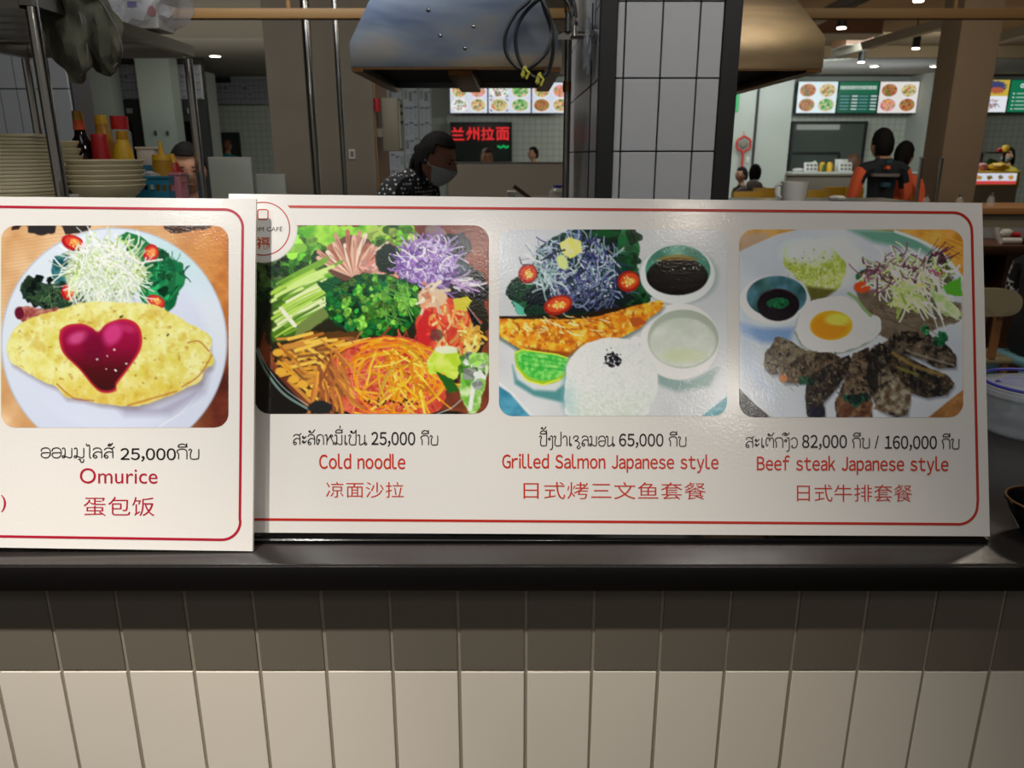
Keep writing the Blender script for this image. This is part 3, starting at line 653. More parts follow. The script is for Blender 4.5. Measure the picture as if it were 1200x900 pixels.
    c.bl(pm*np.clip((c.Y-640)/160,0,1)*.5,(214,164,40)); c.bl(pm*np.clip((c.nz(14,13)-.70)*7,0,1)*.6,(180,120,36))
    for p in ([(200,690),(260,740),(330,748)],[(640,700),(700,660),(745,590)],[(450,765),(520,745),(620,716)],[(660,545),(700,540),(735,575)]): c.line(smooth_pts([(a,b,0) for a,b in p],4),5,(176,84,34),.7,4)
    for p in ((430,453),(590,518),(510,530),(420,456)): c.spots(2,p[0],p[1],5,3,3,6,[(60,44,20)])
    # ketchup heart
    h = heart_pts(); c.poly(h,(196,40,60),soft=4,sm=True); c.poly([(350+(x-350)*.93,590+(y-590)*.93) for x,y in h],np.stack([np.interp(c.Y,[460,560,640,720],q)/255 for q in ([176,150,84,60],[26,14,14,16],[78,56,20,16])],-1),soft=8,sm=True)
    c.ell(272,528,34,20,(218,90,140),a=-20,soft=16,al=.8); c.ell(395,515,30,42,(222,70,134),a=35,soft=18,al=.8); c.ell(450,495,26,14,(204,60,110),a=20,soft=12,al=.6); c.ell(330,560,40,50,(96,10,40),soft=30,al=.5)
    c.spots(7,350,600,110,70,3,6,[(250,240,240)])
    ink_mesh('food_photo', c, board_place(PA,3.0,3.0,0,220), M['print'], boardA, shape=50, white=(232,225,216), nx=300, ny=270, gam=1.02)
def paint_noodle():
    c = Cv(28, 113, 943, 850, 2.9, 5)
    c.im[:] = c.mixc((112,52,34),(150,78,48),90,1); 
    for i in range(16): c.line([(560,130+i*26),(760,120+i*26),(960,150+i*26)],3,(90,40,26),.5)
    c.poly([(0,100),(200,100),(120,300),(40,620),(240,835),(820,840),(880,860),(0,860)],(26,22,18),soft=8)
    c.line(smooth_pts([(36,600,0),(70,680,0),(140,770,0),(245,836,0)],6),9,(120,140,130)); c.line(smooth_pts([(40,590,0),(80,672,0),(150,756,0),(245,822,0)],6),3,(200,214,204),.8)
    c.ell(500,480,440,350,(44,40,24),ed=.08)
    # lettuce
    c.poly([(120,240),(200,115),(650,115),(650,180),(560,240),(480,250),(300,330),(130,330)],c.mixc((92,168,36),(170,214,70),40,2),ed=10); c.leaves(60,200,240,90,90,30,[(96,176,44),(150,204,70),(64,130,34),(190,224,110)]); c.leaves(40,570,160,80,40,26,[(170,214,60),(120,190,44),(200,224,100)])
    c.poly([(36,260),(130,250),(110,400),(36,560)],(22,30,22),ed=12); c.leaves(30,80,330,40,90,20,[(40,80,40),(24,44,30),(90,120,60)])
    # meat strips
    c.ell(410,245,110,90,(110,70,54),ed=.1)
    for i in range(22):
        a=math.radians(200+i*7.6); x=425+20*math.cos(a); y=310+10*math.sin(a); L=150*(.75+.4*c.rg.rand())
        c.line([(x,y),(x+L*.5*math.cos(a),y+L*.55*math.sin(a)),(x+L*math.cos(a+.12),y+L*math.sin(a+.12))],17,[(226,178,150),(206,146,120),(240,208,180),(182,112,84)][i%4])
        c.line([(x,y),(x+L*.9*math.cos(a+.1),y+L*.9*math.sin(a+.1))],4,(120,70,50),.6)
    c.strands(30,480,280,60,30,50,11,[(232,170,150),(214,140,120)],-60,60,20)
    # dark lettuce + purple cabbage
    c.ell(545,245,50,60,(34,44,26),ed=.25); c.ell(800,200,70,60,(34,32,30),ed=.2); c.ell(735,150,40,40,(150,150,150),ed=.3,al=.6); c.ell(850,330,80,60,(40,36,26),ed=.2); c.ell(905,370,40,34,(24,18,14),ed=.2); c.ell(835,290,34,40,(60,76,76),ed=.2)
    c.ell(700,275,118,100,(96,66,110),ed=.1); c.strands(420,700,270,110,95,56,5,[(176,130,190),(214,190,222),(120,80,150),(150,104,168),(232,220,236)],0,360,150)
    c.strands(30,830,340,50,24,50,5,[(190,150,190),(230,214,226)],-20,20,60)
    # cucumber strips
    c.poly([(95,380),(260,310),(330,400),(330,470),(160,560),(95,570)],(70,100,36),soft=10,ed=8)
    for i in range(48):
        y=340+c.rg.rand()*210; x=90+c.rg.rand()*70; L=120+c.rg.rand()*100; a=-.42-c.rg.rand()*.25
        c.line([(x,y),(x+L*.5,y+L*.5*math.sin(a)-4),(x+L,y+L*math.sin(a))],9+5*c.rg.rand(),[(176,206,80),(206,224,130),(120,164,50),(226,236,170),(84,124,36)][i%5])
    c.line([(140,450),(185,505)],16,(238,240,200)); c.line([(170,470),(120,500)],12,(230,236,180)); c.poly([(200,500),(300,430),(340,450),(230,540),(180,560)],(120,134,70),ed=6)
    # cilantro
    c.ell(500,425,190,118,(18,66,28),ed=.2,es=60); c.poly([(270,340),(340,310),(420,380),(380,470)],(18,84,40),ed=10)
    c.leaves(210,505,425,190,110,15,[(24,112,44),(46,148,50),(16,80,40),(90,176,50),(30,120,60)]); c.leaves(50,520,380,150,80,12,[(120,200,60),(150,214,80)]); c.strands(26,560,390,100,70,90,4,[(130,180,80),(90,150,60)],20,120,30); c.leaves(60,470,460,150,70,10,[(150,220,80),(60,170,60)])
    # egg / shiitake strips left-bottom
    c.poly([(100,600),(240,530),(440,530),(420,640),(330,700),(300,830),(220,790),(140,700)],(96,60,26),ed=10)
    for i in range(110):
        x=110+c.rg.rand()*300; y=555+c.rg.rand()*200; 
        if y>600+ (x-100)*.9+80 or (x>360 and y>620): continue
        a=-.35+(.9 if i%3==0 else 0)+c.rg.rand()*.3; L=60+60*c.rg.rand(); c.line([(x,y),(x+L*math.cos(a),y+L*math.sin(a))],10+4*c.rg.rand(),[(226,160,50),(240,190,80),(176,106,40),(206,140,60),(140,90,50)][i%5])
    for x,y in ((130,685),(180,715),(215,735),(250,770),(120,610)): c.ell(x,y,22,16,(232,170,60),ed=.2)
    # red noodles with carrot strings
    c.poly([(330,640),(440,570),(560,545),(700,580),(760,680),(770,800),(700,850),(400,850),(330,760)],c.mixc((204,70,50),(226,104,74),30,4),ed=6,sm=True)
    c.strands(260,550,710,190,130,90,4,[(214,80,56),(236,120,84),(190,54,40),(240,140,90)],0,360,120)
    for i in range(34):
        g=c.rg.rand; cx,cy=560+80*(g()-.5),700+60*(g()-.5); rx,ry=90+130*g(),70+80*g(); a0=g()*6.3; P=[(cx+rx*math.cos(a0+t*.35),cy+ry*math.sin(a0+t*.35)) for t in range(3+int(g()*6))]
        c.line(smooth_pts([(a,b,0) for a,b in P],4),8,[(244,160,34),(250,186,50),(232,130,30)][i%3])
    c.strands(70,600,660,130,100,110,7,[(250,176,40),(240,150,30),(252,200,80)],20,160,50); c.strands(50,320,690,60,110,110,9,[(196,120,56),(226,150,60),(170,96,50)],40,120,30)
    c.spots(22,560,805,110,16,4,9,[(60,20,20)]); c.ell(275,825,50,26,(40,40,38),ed=.4)
    # salmon chunks
    c.ell(770,500,110,105,c.mixc((204,50,44),(236,110,70),34,6),ed=.12); 
    c.poly([(665,490),(700,440),(750,470),(740,540),(700,590),(660,560)],(206,44,44),soft=5,ed=5); c.poly([(745,500),(830,470),(850,560),(780,590),(740,560)],(214,66,54),soft=5,ed=5)
    c.strands(80,800,500,100,110,40,9,[(250,170,90),(248,200,130),(236,120,60),(222,70,50)],30,140,60); c.strands(40,870,560,34,60,30,9,[(246,180,70),(250,206,120)],0,360,60); c.ell(735,545,26,26,(90,60,60),ed=.4,al=.7); c.ell(720,395,60,36,(228,190,150),ed=.3); c.strands(20,720,390,50,30,40,10,[(244,214,180),(230,150,110)])
    c.poly([(800,400),(860,390),(880,410),(850,450),(810,440)],(214,196,60),ed=6)
    c.poly([(855,430),(905,485),(915,505),(880,500)],(16,14,14)); c.line([(860,430),(912,500)],3,(210,200,190),.8)
    # lettuce bottom right
    c.line(smooth_pts([(740,850,0),(800,825,0),(860,770,0)],5),4,(190,206,190),.8)
    c.poly([(695,640),(740,595),(800,590),(835,630),(830,690),(800,720),(760,690),(710,690)],c.mixc((186,210,50),(222,232,110),26,7),ed=7,sm=True); c.ell(775,600,50,14,(236,240,214),ed=.3,al=.8)
    c.poly([(850,620),(935,615),(935,690),(900,840),(860,835),(825,750),(840,680)],c.mixc((120,180,60),(214,230,170),24,8),ed=8,sm=True); c.line([(880,640),(885,720),(870,830)],16,(238,240,226)); c.leaves(20,880,680,50,60,18,[(110,180,60),(150,200,90),(236,240,220)]); c.poly([(730,680),(790,710),(830,760),(790,770)],(40,96,30),ed=8)
    # covering disc of the logo
    c.ell(18*3.333+2,38*3.333,40*3.333,40*3.333,(225,216,206),soft=4)
    ink_mesh('food_photo', c, board_place(PB,3.3333,3.3333,290,230), M['print'], boardB, shape=60, white=(222,213,203), nx=300, ny=250, gam=1.06)
def paint_salmon():
    c = Cv(53, 68, 1015, 855, 3.0, 7)
    c.im[:] = c.mixc((190,187,180),(204,201,194),200,1)
    c.poly([(53,520),(110,560),(150,600),(340,620),(340,560),(53,480)],(96,128,120),soft=24,al=.7)
    c.poly([(40,720),(100,760),(160,830),(200,870),(40,870)],c.mixc((56,122,142),(84,150,166),40,2),soft=6); c.poly([(1030,760),(980,800),(890,870),(1030,870)],c.mixc((80,140,146),(96,160,160),40,3),soft=6); c.line([(53,715),(110,760),(200,862)],5,(222,222,218))
    c.poly([(600,70),(1015,70),(1015,300),(960,160),(800,110),(660,170)],(206,202,194),soft=40,al=.5)
    # salad
    c.poly([(105,330),(110,290),(150,270),(200,200),(220,150),(350,68),(570,68),(605,90),(600,150),(630,210),(660,300),(690,370),(560,410),(400,440),(200,440),(160,420),(125,370)],c.mixc((14,34,24),(24,64,36),40,2),ed=8,sm=True)
    c.leaves(40,150,340,50,70,22,[(20,58,34),(12,40,28),(40,90,50)]); c.leaves(26,600,160,30,90,24,[(22,104,50),(14,76,40),(60,140,80)]); c.leaves(30,600,340,70,50,20,[(20,70,34),(30,90,44)]); c.poly([(105,370),(160,400),(160,430),(130,425)],(90,170,140),ed=6)
    c.ell(500,85,60,16,(24,80,36),ed=.2); c.ell(390,350,230,70,(18,22,30),ed=.15,al=.8)
    c.strands(330,390,230,170,140,60,4.5,[(196,200,214),(90,80,140),(60,54,104),(214,216,226),(120,140,160),(44,40,84),(150,176,170)],0,360,150)
    c.strands(110,420,340,180,60,60,5,[(60,50,90),(90,96,130),(40,60,60),(120,130,150)],0,360,120); c.strands(36,230,180,40,60,44,3.5,[(200,206,214),(120,124,150)]); c.strands(50,260,260,60,60,60,5,[(150,180,170),(196,206,200)])
    c.poly([(310,130),(350,100),(400,120),(400,165),(350,190),(320,170)],c.mixc((226,210,90),(240,232,150),20,4),ed=8); c.ell(320,205,22,34,(206,212,130),a=-30,ed=.2)
    for x,y,rx,ry,a in ((175,255,40,42,30),(302,387,62,40,-18),(600,287,48,44,-20)):
        c.ell(x,y,rx,ry,(150,34,20),a=a); c.ell(x+2,y-2,rx*.82,ry*.74,(206,74,34),a=a); c.ell(x+4,y,rx*.5,ry*.3,(232,160,60),a=a+10); c.spots(14,x,y,rx*.62,ry*.5,4,7,[(246,214,130)])
    c.line(smooth_pts([(140,185,0),(150,215,0),(180,215,0)],4),4,(30,24,50)); c.line(smooth_pts([(240,195,0),(290,165,0),(330,155,0)],4),8,(30,24,40)); c.line(smooth_pts([(440,130,0),(410,180,0),(395,210,0)],4),5,(40,34,60))
    # bowls
    c.ell(812,265,166,122,(120,140,130),soft=20,al=.5); c.ell(806,258,158,124,(214,212,204)); c.ell(808,240,137,106,c.mixc((52,116,92),(96,156,130),80,5)); c.ell(805,266,130,80,(16,12,12)); c.bl(c.ellm(806,260,133,86,0,3)*(c.Y<200)*.7,(150,110,30)); c.spots(16,800,215,110,26,3,5,[(200,200,160)])
    c.line(smooth_pts([(745,230,0),(735,215,0),(780,190,0)],3),3,(90,70,30),.4)
    c.poly([(720,660),(850,710),(980,650),(940,730),(800,752),(722,720)],(110,140,128),soft=24,al=.7)
    c.ell(818,566,166,138,(196,193,184)); c.ell(816,540,166,160,(222,219,211)); c.ell(830,530,150,124,(168,172,150)); c.ell(828,545,140,104,c.mixc((192,194,172),(206,206,188),50,6),soft=10); c.ell(830,600,90,30,(196,198,150),soft=20,al=.7)
    # fish
    fi=[(54,440),(180,436),(400,432),(500,408),(640,385),(735,366),(755,384),(735,410),(690,440),(650,480),(600,510),(560,524),(480,530),(430,550),(380,580),(350,602),(250,592),(140,572),(54,518)]
    c.poly([(x,y+14) for x,y in fi],(60,80,70),soft=16,al=.6); c.poly(fi,c.mixc((232,170,44),(206,116,24),34,7,3),ed=5); pm=c.polym(fi,10)
    c.bl(pm*np.clip((c.nz(16,21)-.56)*6,0,1)*.8,(246,206,100)); c.bl(pm*np.clip((c.nz(20,22)-.56)*6,0,1)*.8,(170,80,24)); c.poly([(54,434),(180,432),(400,428),(520,400),(640,384),(600,400),(420,446),(200,446),(54,446)],(40,26,14),ed=4); c.strands(50,330,470,240,40,30,5,[(250,220,140),(160,84,30)],0,60,60)
    c.poly([(600,440),(650,440),(680,460),(620,478)],(176,84,34),ed=6); c.poly([(140,560),(350,588),(420,540),(360,606),(240,596)],(130,64,24),soft=8,al=.8)
    # lime
    c.poly([(110,640),(130,700),(200,745),(290,750),(330,720),(340,650),(330,800),(200,770),(120,720)],(70,130,124),soft=14,al=.9)
    lm=[(118,588),(150,578),(300,598),(344,615),(346,660),(325,695),(280,718),(230,722),(180,705),(140,670),(122,630)]
    c.poly(lm,(156,186,40),sm=True); c.poly([(232+(x-232)*.93,640+(y-640)*.88-6) for x,y in lm],c.mixc((60,170,60),(140,210,100),14,8),sm=True); 
    for k in range(-1,3): c.line([(150,600+k*22),(330,628+k*16)],4,(30,140,54),.5)
    c.line([(120,590),(150,576),(300,596),(344,612)],6,(196,214,60)); c.line([(126,650),(170,706),(240,724),(310,700)],6,(214,216,70))
    # rice
    rp=[(335,700),(340,640),(370,590),(430,545),(510,524),(590,530),(650,560),(700,610),(718,660),(722,740),(700,800),(640,860),(360,860),(330,800)]
    c.poly([(x-14,y+10) for x,y in rp],(120,160,160),soft=24,al=.6); c.poly(rp,c.mixc((204,203,190),(226,224,215),7,9,2),ed=5,sm=True); c.bl(c.polym(rp,20)*np.clip((c.Y-700)/180,0,1)*.6,c.mixc((176,184,150),(206,208,190),12,10)); c.bl(c.polym(rp,20)*np.clip((400-c.X)/80,0,1)*np.clip((c.Y-680)/100,0,1)*.7,(150,186,180))
    c.spots(500,530,700,180,150,3,7,[(234,232,222),(188,188,168),(236,234,226),(208,208,194)],.6); c.spots(130,534,618,34,30,4,8,[(20,18,26),(40,38,46)]); c.spots(8,520,600,50,50,3,5,[(30,30,30)])
    c.ell(632,535,22,16,(226,224,218))
    ink_mesh('food_photo', c, board_place(PB,3.6,3.6,570,250), M['print'], boardB, shape=58, white=(206,199,188), nx=300, ny=250, gam=1.06)
def paint_steak():
    c = Cv(56, 100, 965, 862, 2.9, 9)
    c.im[:] = c.mixc((170,112,40),(206,150,70),60,1)
    for i in range(20): c.line([(56,110+i*9),(200,95+i*9),(320,80+i*9)],3,(150,120,90),.5)
    c.poly([(56,120),(180,110),(150,190),(56,240)],(160,140,126),soft=20,al=.7); c.poly([(50,740),(120,800),(190,870),(50,870)],(14,12,14),soft=5); c.poly([(965,740),(900,790),(800,870),(980,870)],c.mixc((130,84,40),(160,110,60),30,2),soft=4)
    for i in range(10): c.line([(800,110+i*14),(900,130+i*18),(970,160+i*20)],4,(214,160,50),.7)
    c.poly([(56,190),(120,160),(210,120),(300,98),(560,98),(690,110),(790,140),(870,180),(965,290),(965,750),(900,800),(820,865),(190,865),(120,810),(56,745)],c.mixc((172,172,170),(186,184,180),200,3),soft=5,sm=False)
    c.poly([(500,100),(690,105),(780,140),(850,190),(880,240),(800,190),(700,170),(600,150)],(80,130,104),soft=24,al=.85); c.line(smooth_pts([(690,108,0),(800,150,0),(890,210,0),(962,300,0)],5),12,(190,200,194))
    c.poly([(60,480),(150,500),(280,500),(260,560),(150,560),(70,520)],(92,124,160),soft=26,al=.8); c.poly([(56,300),(100,420),(120,640),(200,790),(56,640)],(160,168,184),soft=40,al=.5)
    c.poly([(340,160),(480,130),(560,200),(500,330),(420,360)],(196,196,190),soft=30,al=.6)
    # rice heap greenish
    c.poly([(232,180),(260,170),(330,165),(420,175),(470,205),(490,250),(480,300),(450,345),(400,372),(340,378),(330,330),(270,280),(240,240)],c.mixc((150,160,60),(186,192,110),24,4),ed=10,sm=True); c.ell(340,190,110,48,(190,196,186),soft=30,ed=.15); c.spots(260,360,270,110,90,4,8,[(206,208,140),(176,184,90),(214,216,190),(120,132,50)],.7); c.poly([(330,330),(450,345),(400,385),(340,400)],(70,64,24),soft=14,al=.8)
    # sauce bowl
    c.ell(205,395,142,100,(176,180,188)); c.ell(200,385,140,98,(200,200,200)); c.ell(208,372,122,84,c.mixc((40,74,70),(80,116,126),60,5)); c.ell(214,406,86,66,(20,12,18)); c.line(smooth_pts([(130,390,0),(150,360,0),(220,340,0),(290,370,0)],5),3,(110,60,60),.6); c.ell(216,398,44,22,(22,84,50),ed=.4,es=18); c.leaves(6,216,398,30,12,9,[(30,110,60)])
    c.bl(c.ellm(208,372,122,84,0,3)*np.clip((c.X-130)/60,0,1)*np.clip((200-c.X)/60,0,1)*(c.Y<350)*.4,(120,150,100))
    # dark leaf right
    c.poly([(520,340),(640,350),(800,330),(955,400),(955,470),(860,500),(800,520),(700,560),(600,520)],c.mixc((92,76,58),(112,98,78),30,6),soft=8,ed=8); c.strands(60,740,430,160,60,60,3,[(120,104,84),(84,70,52)],0,60,30)
    # salad
    c.ell(740,290,180,70,(80,80,50),ed=.2); c.ell(570,290,40,26,(30,100,50),ed=.2); c.ell(555,333,34,24,(206,76,34)); c.ell(720,212,34,14,(24,96,50)); c.ell(830,272,50,30,(150,50,34),ed=.2); c.ell(860,230,40,46,(36,50,26),ed=.3)
    c.strands(320,730,280,170,70,56,6,[(206,210,180),(160,176,90),(226,226,210),(110,60,80),(190,196,150),(140,84,100)],0,360,120); c.strands(60,800,340,90,70,80,6,[(214,216,196),(190,200,140)],20,80,40); c.strands(50,740,360,60,60,50,9,[(170,186,90),(206,214,150)],0,360,60); c.strands(12,850,220,60,20,60,4,[(90,40,60)],-60,-20,20)
    c.poly([(880,330),(955,290),(958,370),(900,360)],(84,150,44),ed=8); c.poly([(830,350),(900,370),(958,440),(940,470),(860,420)],c.mixc((190,200,150),(150,170,100),20,7),ed=6); c.line([(860,400),(955,470)],4,(220,216,196))
    # egg
    eg=[(285,510),(300,440),(330,400),(400,378),(480,372),(520,390),(560,420),(585,445),(620,455),(632,490),(615,530),(570,560),(510,585),(440,598),(360,592),(310,560)]
    c.poly([(x-4,y+10) for x,y in eg],(90,100,70),soft=12,al=.6); c.poly(eg,c.mixc((206,204,190),(220,218,206),26,8),ed=5,sm=True); c.line(smooth_pts([(500,360,0),(530,380,0),(560,420,0),(590,450,0)],4),13,(128,150,96)); c.line(smooth_pts([(575,480,0),(600,455,0),(620,490,0),(590,530,0),(570,500,0)],5),8,(170,184,176),.7)
    c.ell(430,489,86,60,(226,150,30)); c.ell(420,496,74,48,(216,128,24),soft=14); c.ell(455,465,50,24,(240,196,80),soft=14,al=.8); c.line([(410,465),(440,480),(490,490)],3,(240,206,120),.6)
    # meat slabs
    mt=[([(155,660),(160,600),(205,540),(235,536),(290,570),(330,590),(240,680),(190,688)],(112,100,78),(84,70,52)),
        ([(215,700),(250,650),(330,590),(430,600),(470,620),(420,680),(330,720),(240,722)],(110,92,68),(60,46,32)),
        ([(330,860),(325,780),(330,700),(420,650),(500,610),(520,640),(470,720),(400,800),(405,860)],(66,52,38),(24,18,16)),
        ([(450,860),(445,800),(480,720),(520,600),(580,580),(585,680),(590,800),(595,862)],(110,90,66),(56,40,30)),
        ([(570,620),(600,570),(660,560),(700,640),(720,720),(750,780),(740,850),(690,862),(620,830),(590,770)],(120,106,84),(36,28,22)),
        ([(620,560),(700,590),(800,650),(900,690),(928,730),(900,770),(820,782),(740,760),(690,700),(650,640)],(70,56,38),(22,18,16)),
        ([(640,560),(700,510),(820,520),(900,570),(935,610),(935,660),(860,660),(780,620),(700,600)],(96,80,62),(30,24,20))]
    for i,(p,a,b) in enumerate(mt):
        c.poly([(x+4,y+10) for x,y in p],(70,70,76),soft=14,al=.6); c.poly(p,c.mixc(a,b,26,20+i,3),ed=7); pm=c.polym(p,8)
        c.bl(pm*np.clip((c.nz(12,40+i)-.6)*6,0,1)*.6,(150,134,106)); c.bl(pm*np.clip((c.nz(16,60+i)-.56)*6,0,1)*.75,(18,14,14))
    c.poly([(600,830),(640,740),(700,700),(755,770),(740,850)],c.mixc((160,150,124),(84,60,40),20,30),ed=6,al=.85); c.poly([(450,790),(560,770),(600,800),(590,862),(460,862)],c.mixc((140,104,66),(80,40,26),18,31),ed=8,al=.8)
    c.line(smooth_pts([(680,600,0),(760,650,0),(880,690,0)],4),16,(140,112,60),.8,8); c.line([(700,660),(780,690)],12,(130,120,50),.7,6); c.poly([(580,620),(620,640),(620,760),(590,770),(570,700)],(20,14,14),soft=8,al=.8); c.line([(735,590),(820,620),(925,650)],9,(140,130,110),.7,6)
    c.ell(235,705,18,18,(176,110,64),ed=.3); c.ell(365,840,36,26,(20,18,34),ed=.3); c.leaves(14,530,785,44,20,14,[(20,70,50),(16,50,40)]); c.leaves(8,870,550,20,30,12,[(40,120,70),(30,96,60)]); c.leaves(6,340,710,30,10,12,[(24,70,44)]); c.leaves(4,810,505,14,14,10,[(60,130,80)]); c.strands(40,500,700,260,110,30,5,[(96,80,58),(34,28,22)],20,90,40,.6)
    ink_mesh('food_photo', c, board_place(PB,3.461,3.461,850,240), M['print'], boardB, shape=60, white=(182,175,165), nx=300, ny=250, gam=1.06)
paint_omurice(); paint_noodle(); paint_salmon(); paint_steak()
# round logo at the left end of the wide board
def disc(P, cx, cy, r, up, n=40):
    bm = NB(); vs = [bm.verts.new(put(P, cx + r * math.cos(2 * math.pi * i / n), cy + r * math.sin(2 * math.pi * i / n), up)) for i in range(n)]; f = bm.faces.new(vs); f.normal_update()
    if f.normal.dot(P[1]) < 0: f.normal_flip()
    return bm
lg = obj('logo', disc(PB, 308.5, 268, 39.5, .0006), boardmat, boardB, smooth=False, label='round white logo patch')
rline(PB, arc(308.5, 268, 31, 0, 360, 48), 1.3, M['red'], lg, .0008, 'ring')
rline(PB, [(303.5, 245.5), (312.5, 245.5), (314, 247), (314, 255.5), (312.5, 257), (303.5, 257), (302, 255.5), (302, 247), (303.5, 245.5)], 1.4, M['red'], lg, .0008, 'emblem')
put_text(PB, 'OM CAFÉ', 297, 331, 264.6, 271, M['black_ink'], lg, 'lettering', up=.0008)
put_text(PB, '福', 299.5, 316, 277.5, 292, M['orange_ink'], lg, 'emblem', bold=.015, up=.0008)
# ================================================================ STALL: pier, hoods, rack
PY = 2.25
def px_box(name, px0, px1, pyt, pyb, Y, depth, m, parent=None, bevel=0, pyref=None, **k):
    pr = pyref if pyref is not None else (pyt + pyb) / 2
    a = W(px0, pr, Y).x; b = W(px1, pr, Y).x; z1 = W(600, pyt, Y).z; z0 = W(600, pyb, Y).z if pyb is not None else 0
    return box(name, a, b, Y, Y + depth, z0, z1, m, parent, bevel, **k)
X0 = W(701, 118, PY).x; X1 = W(862, 118, PY).x; XI0 = W(720, 118, PY).x; XI1 = W(842, 118, PY).x; PD = 1.1
bm = NB(); bx(bm, X0 + .012, X1 - .012, PY + .012, PY + PD, 0, 3.06); pier = struct('wall_pier', bm, M['dgrout'])
tw = W(773.5, 91, PY).x - W(730.5, 91, PY).x; xj0 = W(730.5, 91, PY).x; th = W(600, 1, PY).z - W(600, 91.5, PY).z; zj = W(600, 91.5, PY).z
def tiles_on(parent, xs, zs, yface, m, axis='x', g=.0022, xface=0):
    for i in range(len(xs) - 1):
        for j in range(len(zs) - 1):
            a, b, c, d = xs[i], xs[i + 1], zs[j], zs[j + 1]
            bm = NB()
            if axis == 'x': bx(bm, a + g, b - g, yface - .004, yface + .014, c + g, d - g, bevel=.001)
            else: bx(bm, xface - .006, xface + .01, a + g, b - g, c + g, d - g, bevel=.001)
            obj('tile', bm, m, parent, smooth=False)
zs = [0] + [zj + th * k for k in range(-7, 8) if 0.02 < zj + th * k < 3.0] + [3.06]
tiles_on(pier, [XI0] + [xj0 + tw * k for k in range(0, 3)] + [XI1], zs, PY + .006, M['ptile'])
tiles_on(pier, [PY + .03 + .105 * k for k in range(11)], zs, 0, M['ptile'], 'y', xface=X0 + .008)
bm = NB(); bx(bm, X0, XI0, PY - .006, PY + .03, 0, 3.06, bevel=.002); struct('trim_1', bm, M['blackmetal'])
bm = NB(); bx(bm, XI1, X1, PY - .006, PY + .03, 0, 3.06, bevel=.002); struct('trim_2', bm, M['blackmetal'])
bm = NB(); bx(bm, X0 - .003, X0 + .015, PY + PD, PY + PD + .03, 0, 3.06); struct('trim_3', bm, M['blackmetal'])
# hoods
def hood(pxl, pxr, pyb, pymid, Y, depth, label, light=False, insets=(.3, .26), hz=.62, hm='hood'):
    z0 = W(600, pyb, Y).z; z1 = W(600, pymid, Y).z
    xl = W(pxl, pyb, Y).x; xr = W(pxr, pyb, Y).x; z2 = z1 + hz
    root = thing('range_hood', label, 'range hood', ((xl + xr) / 2, Y + depth / 2, z0))
    bm = NB(); t = .006
    def ring(a, b, c, d, z): return [bm.verts.new(p) for p in ((a, c, z), (b, c, z), (b, d, z), (a, d, z))]
    wl_, w = insets
    r0 = ring(xl, xr, Y, Y + depth, z0); r1 = ring(xl, xr, Y, Y + depth, z1); r2 = ring(xl + wl_, xr - w, Y + w * .8, Y + depth - .12, z2)
    q0 = ring(xl + .02, xr - .02, Y + .012, Y + depth - .02, z0); q1 = ring(xl + .02, xr - .02, Y + .012, Y + depth - .02, z1 - .0); q2 = ring(xl + wl_, xr - w, Y + w * .8 + .01, Y + depth - .14, z2 - .02)
    for a, b in ((r0, r1), (r1, r2), (q1, q0), (q2, q1), (r0, q0)):
        for i in range(4): bm.faces.new((a[i], a[(i + 1) % 4], b[(i + 1) % 4], b[i]))
    bm.faces.new(r2); bm.faces.new(q2[::-1]); bmesh.ops.recalc_face_normals(bm, faces=bm.faces)
    obj('canopy', bm, M[hm], root)
    bm = NB(); bx(bm, xl + .022, xr - .022, Y + .016, Y + depth - .022, z0 + .02, z0 + .026); obj('filter_panel', bm, M['dark'], root, smooth=False, label='black underside')  # flat black sheet closing the hood mouth
    bm = NB(); bx(bm, xl + .002, xl + .035, Y + .002, Y + depth, z0 - .012, z0 - .001); bx(bm, xr - .05, xr - .002, Y + .002, Y + depth, z0 - .012, z0 - .001); bx(bm, xl + .036, xr - .051, Y, Y + .02, z0 - .006, z0 - .001)
    obj('drip_rim', bm, M['brass'], root, smooth=False, label='brownish bottom rim')  # orange light on the hood flange put into its brown colour
    bm = NB(); bx(bm, xl + wl_ + .02, xr - w - .02, Y + w * .8 + .02, Y + depth - .16, z2 + .001, 3.05); obj('duct', bm, M['steel'], root, smooth=False)
    if light:
        a = W(527, 84, Y + .1).x; b = W(555, 84, Y + .1).x
        bm = NB(); bx(bm, a, b, Y + .03, Y + depth - .1, z0 - .022, z0 + .018, bevel=.003); obj('lamp_housing', bm, M['brass'], root)
        bm = NB()
        for (px, py) in ((502, 12), (555, 32), (516, 43), (545, 58)):
            p = W(px, py, Y + .03); f = (p.z - z1) / (z2 - z1); yy = Y + max(0, f) * w * .8
            bm = NB(); bmesh.ops.create_icosphere(bm, subdivisions=2, radius=.006, matrix=Matrix.Translation((W(px, py, yy).x, yy - .001, p.z))); obj('rivet', bm, M['chrome'], root)
    return root
hood(411, 658, 78.5, 50, 2.42, .76, 'steel range hood with black hose coils hanging before it', True)
hood(819, 964, 80, 44, 2.7, 1.0, 'steel range hood right of the tiled pier', insets=(.0, .27), hz=.40, hm='hood_warm')
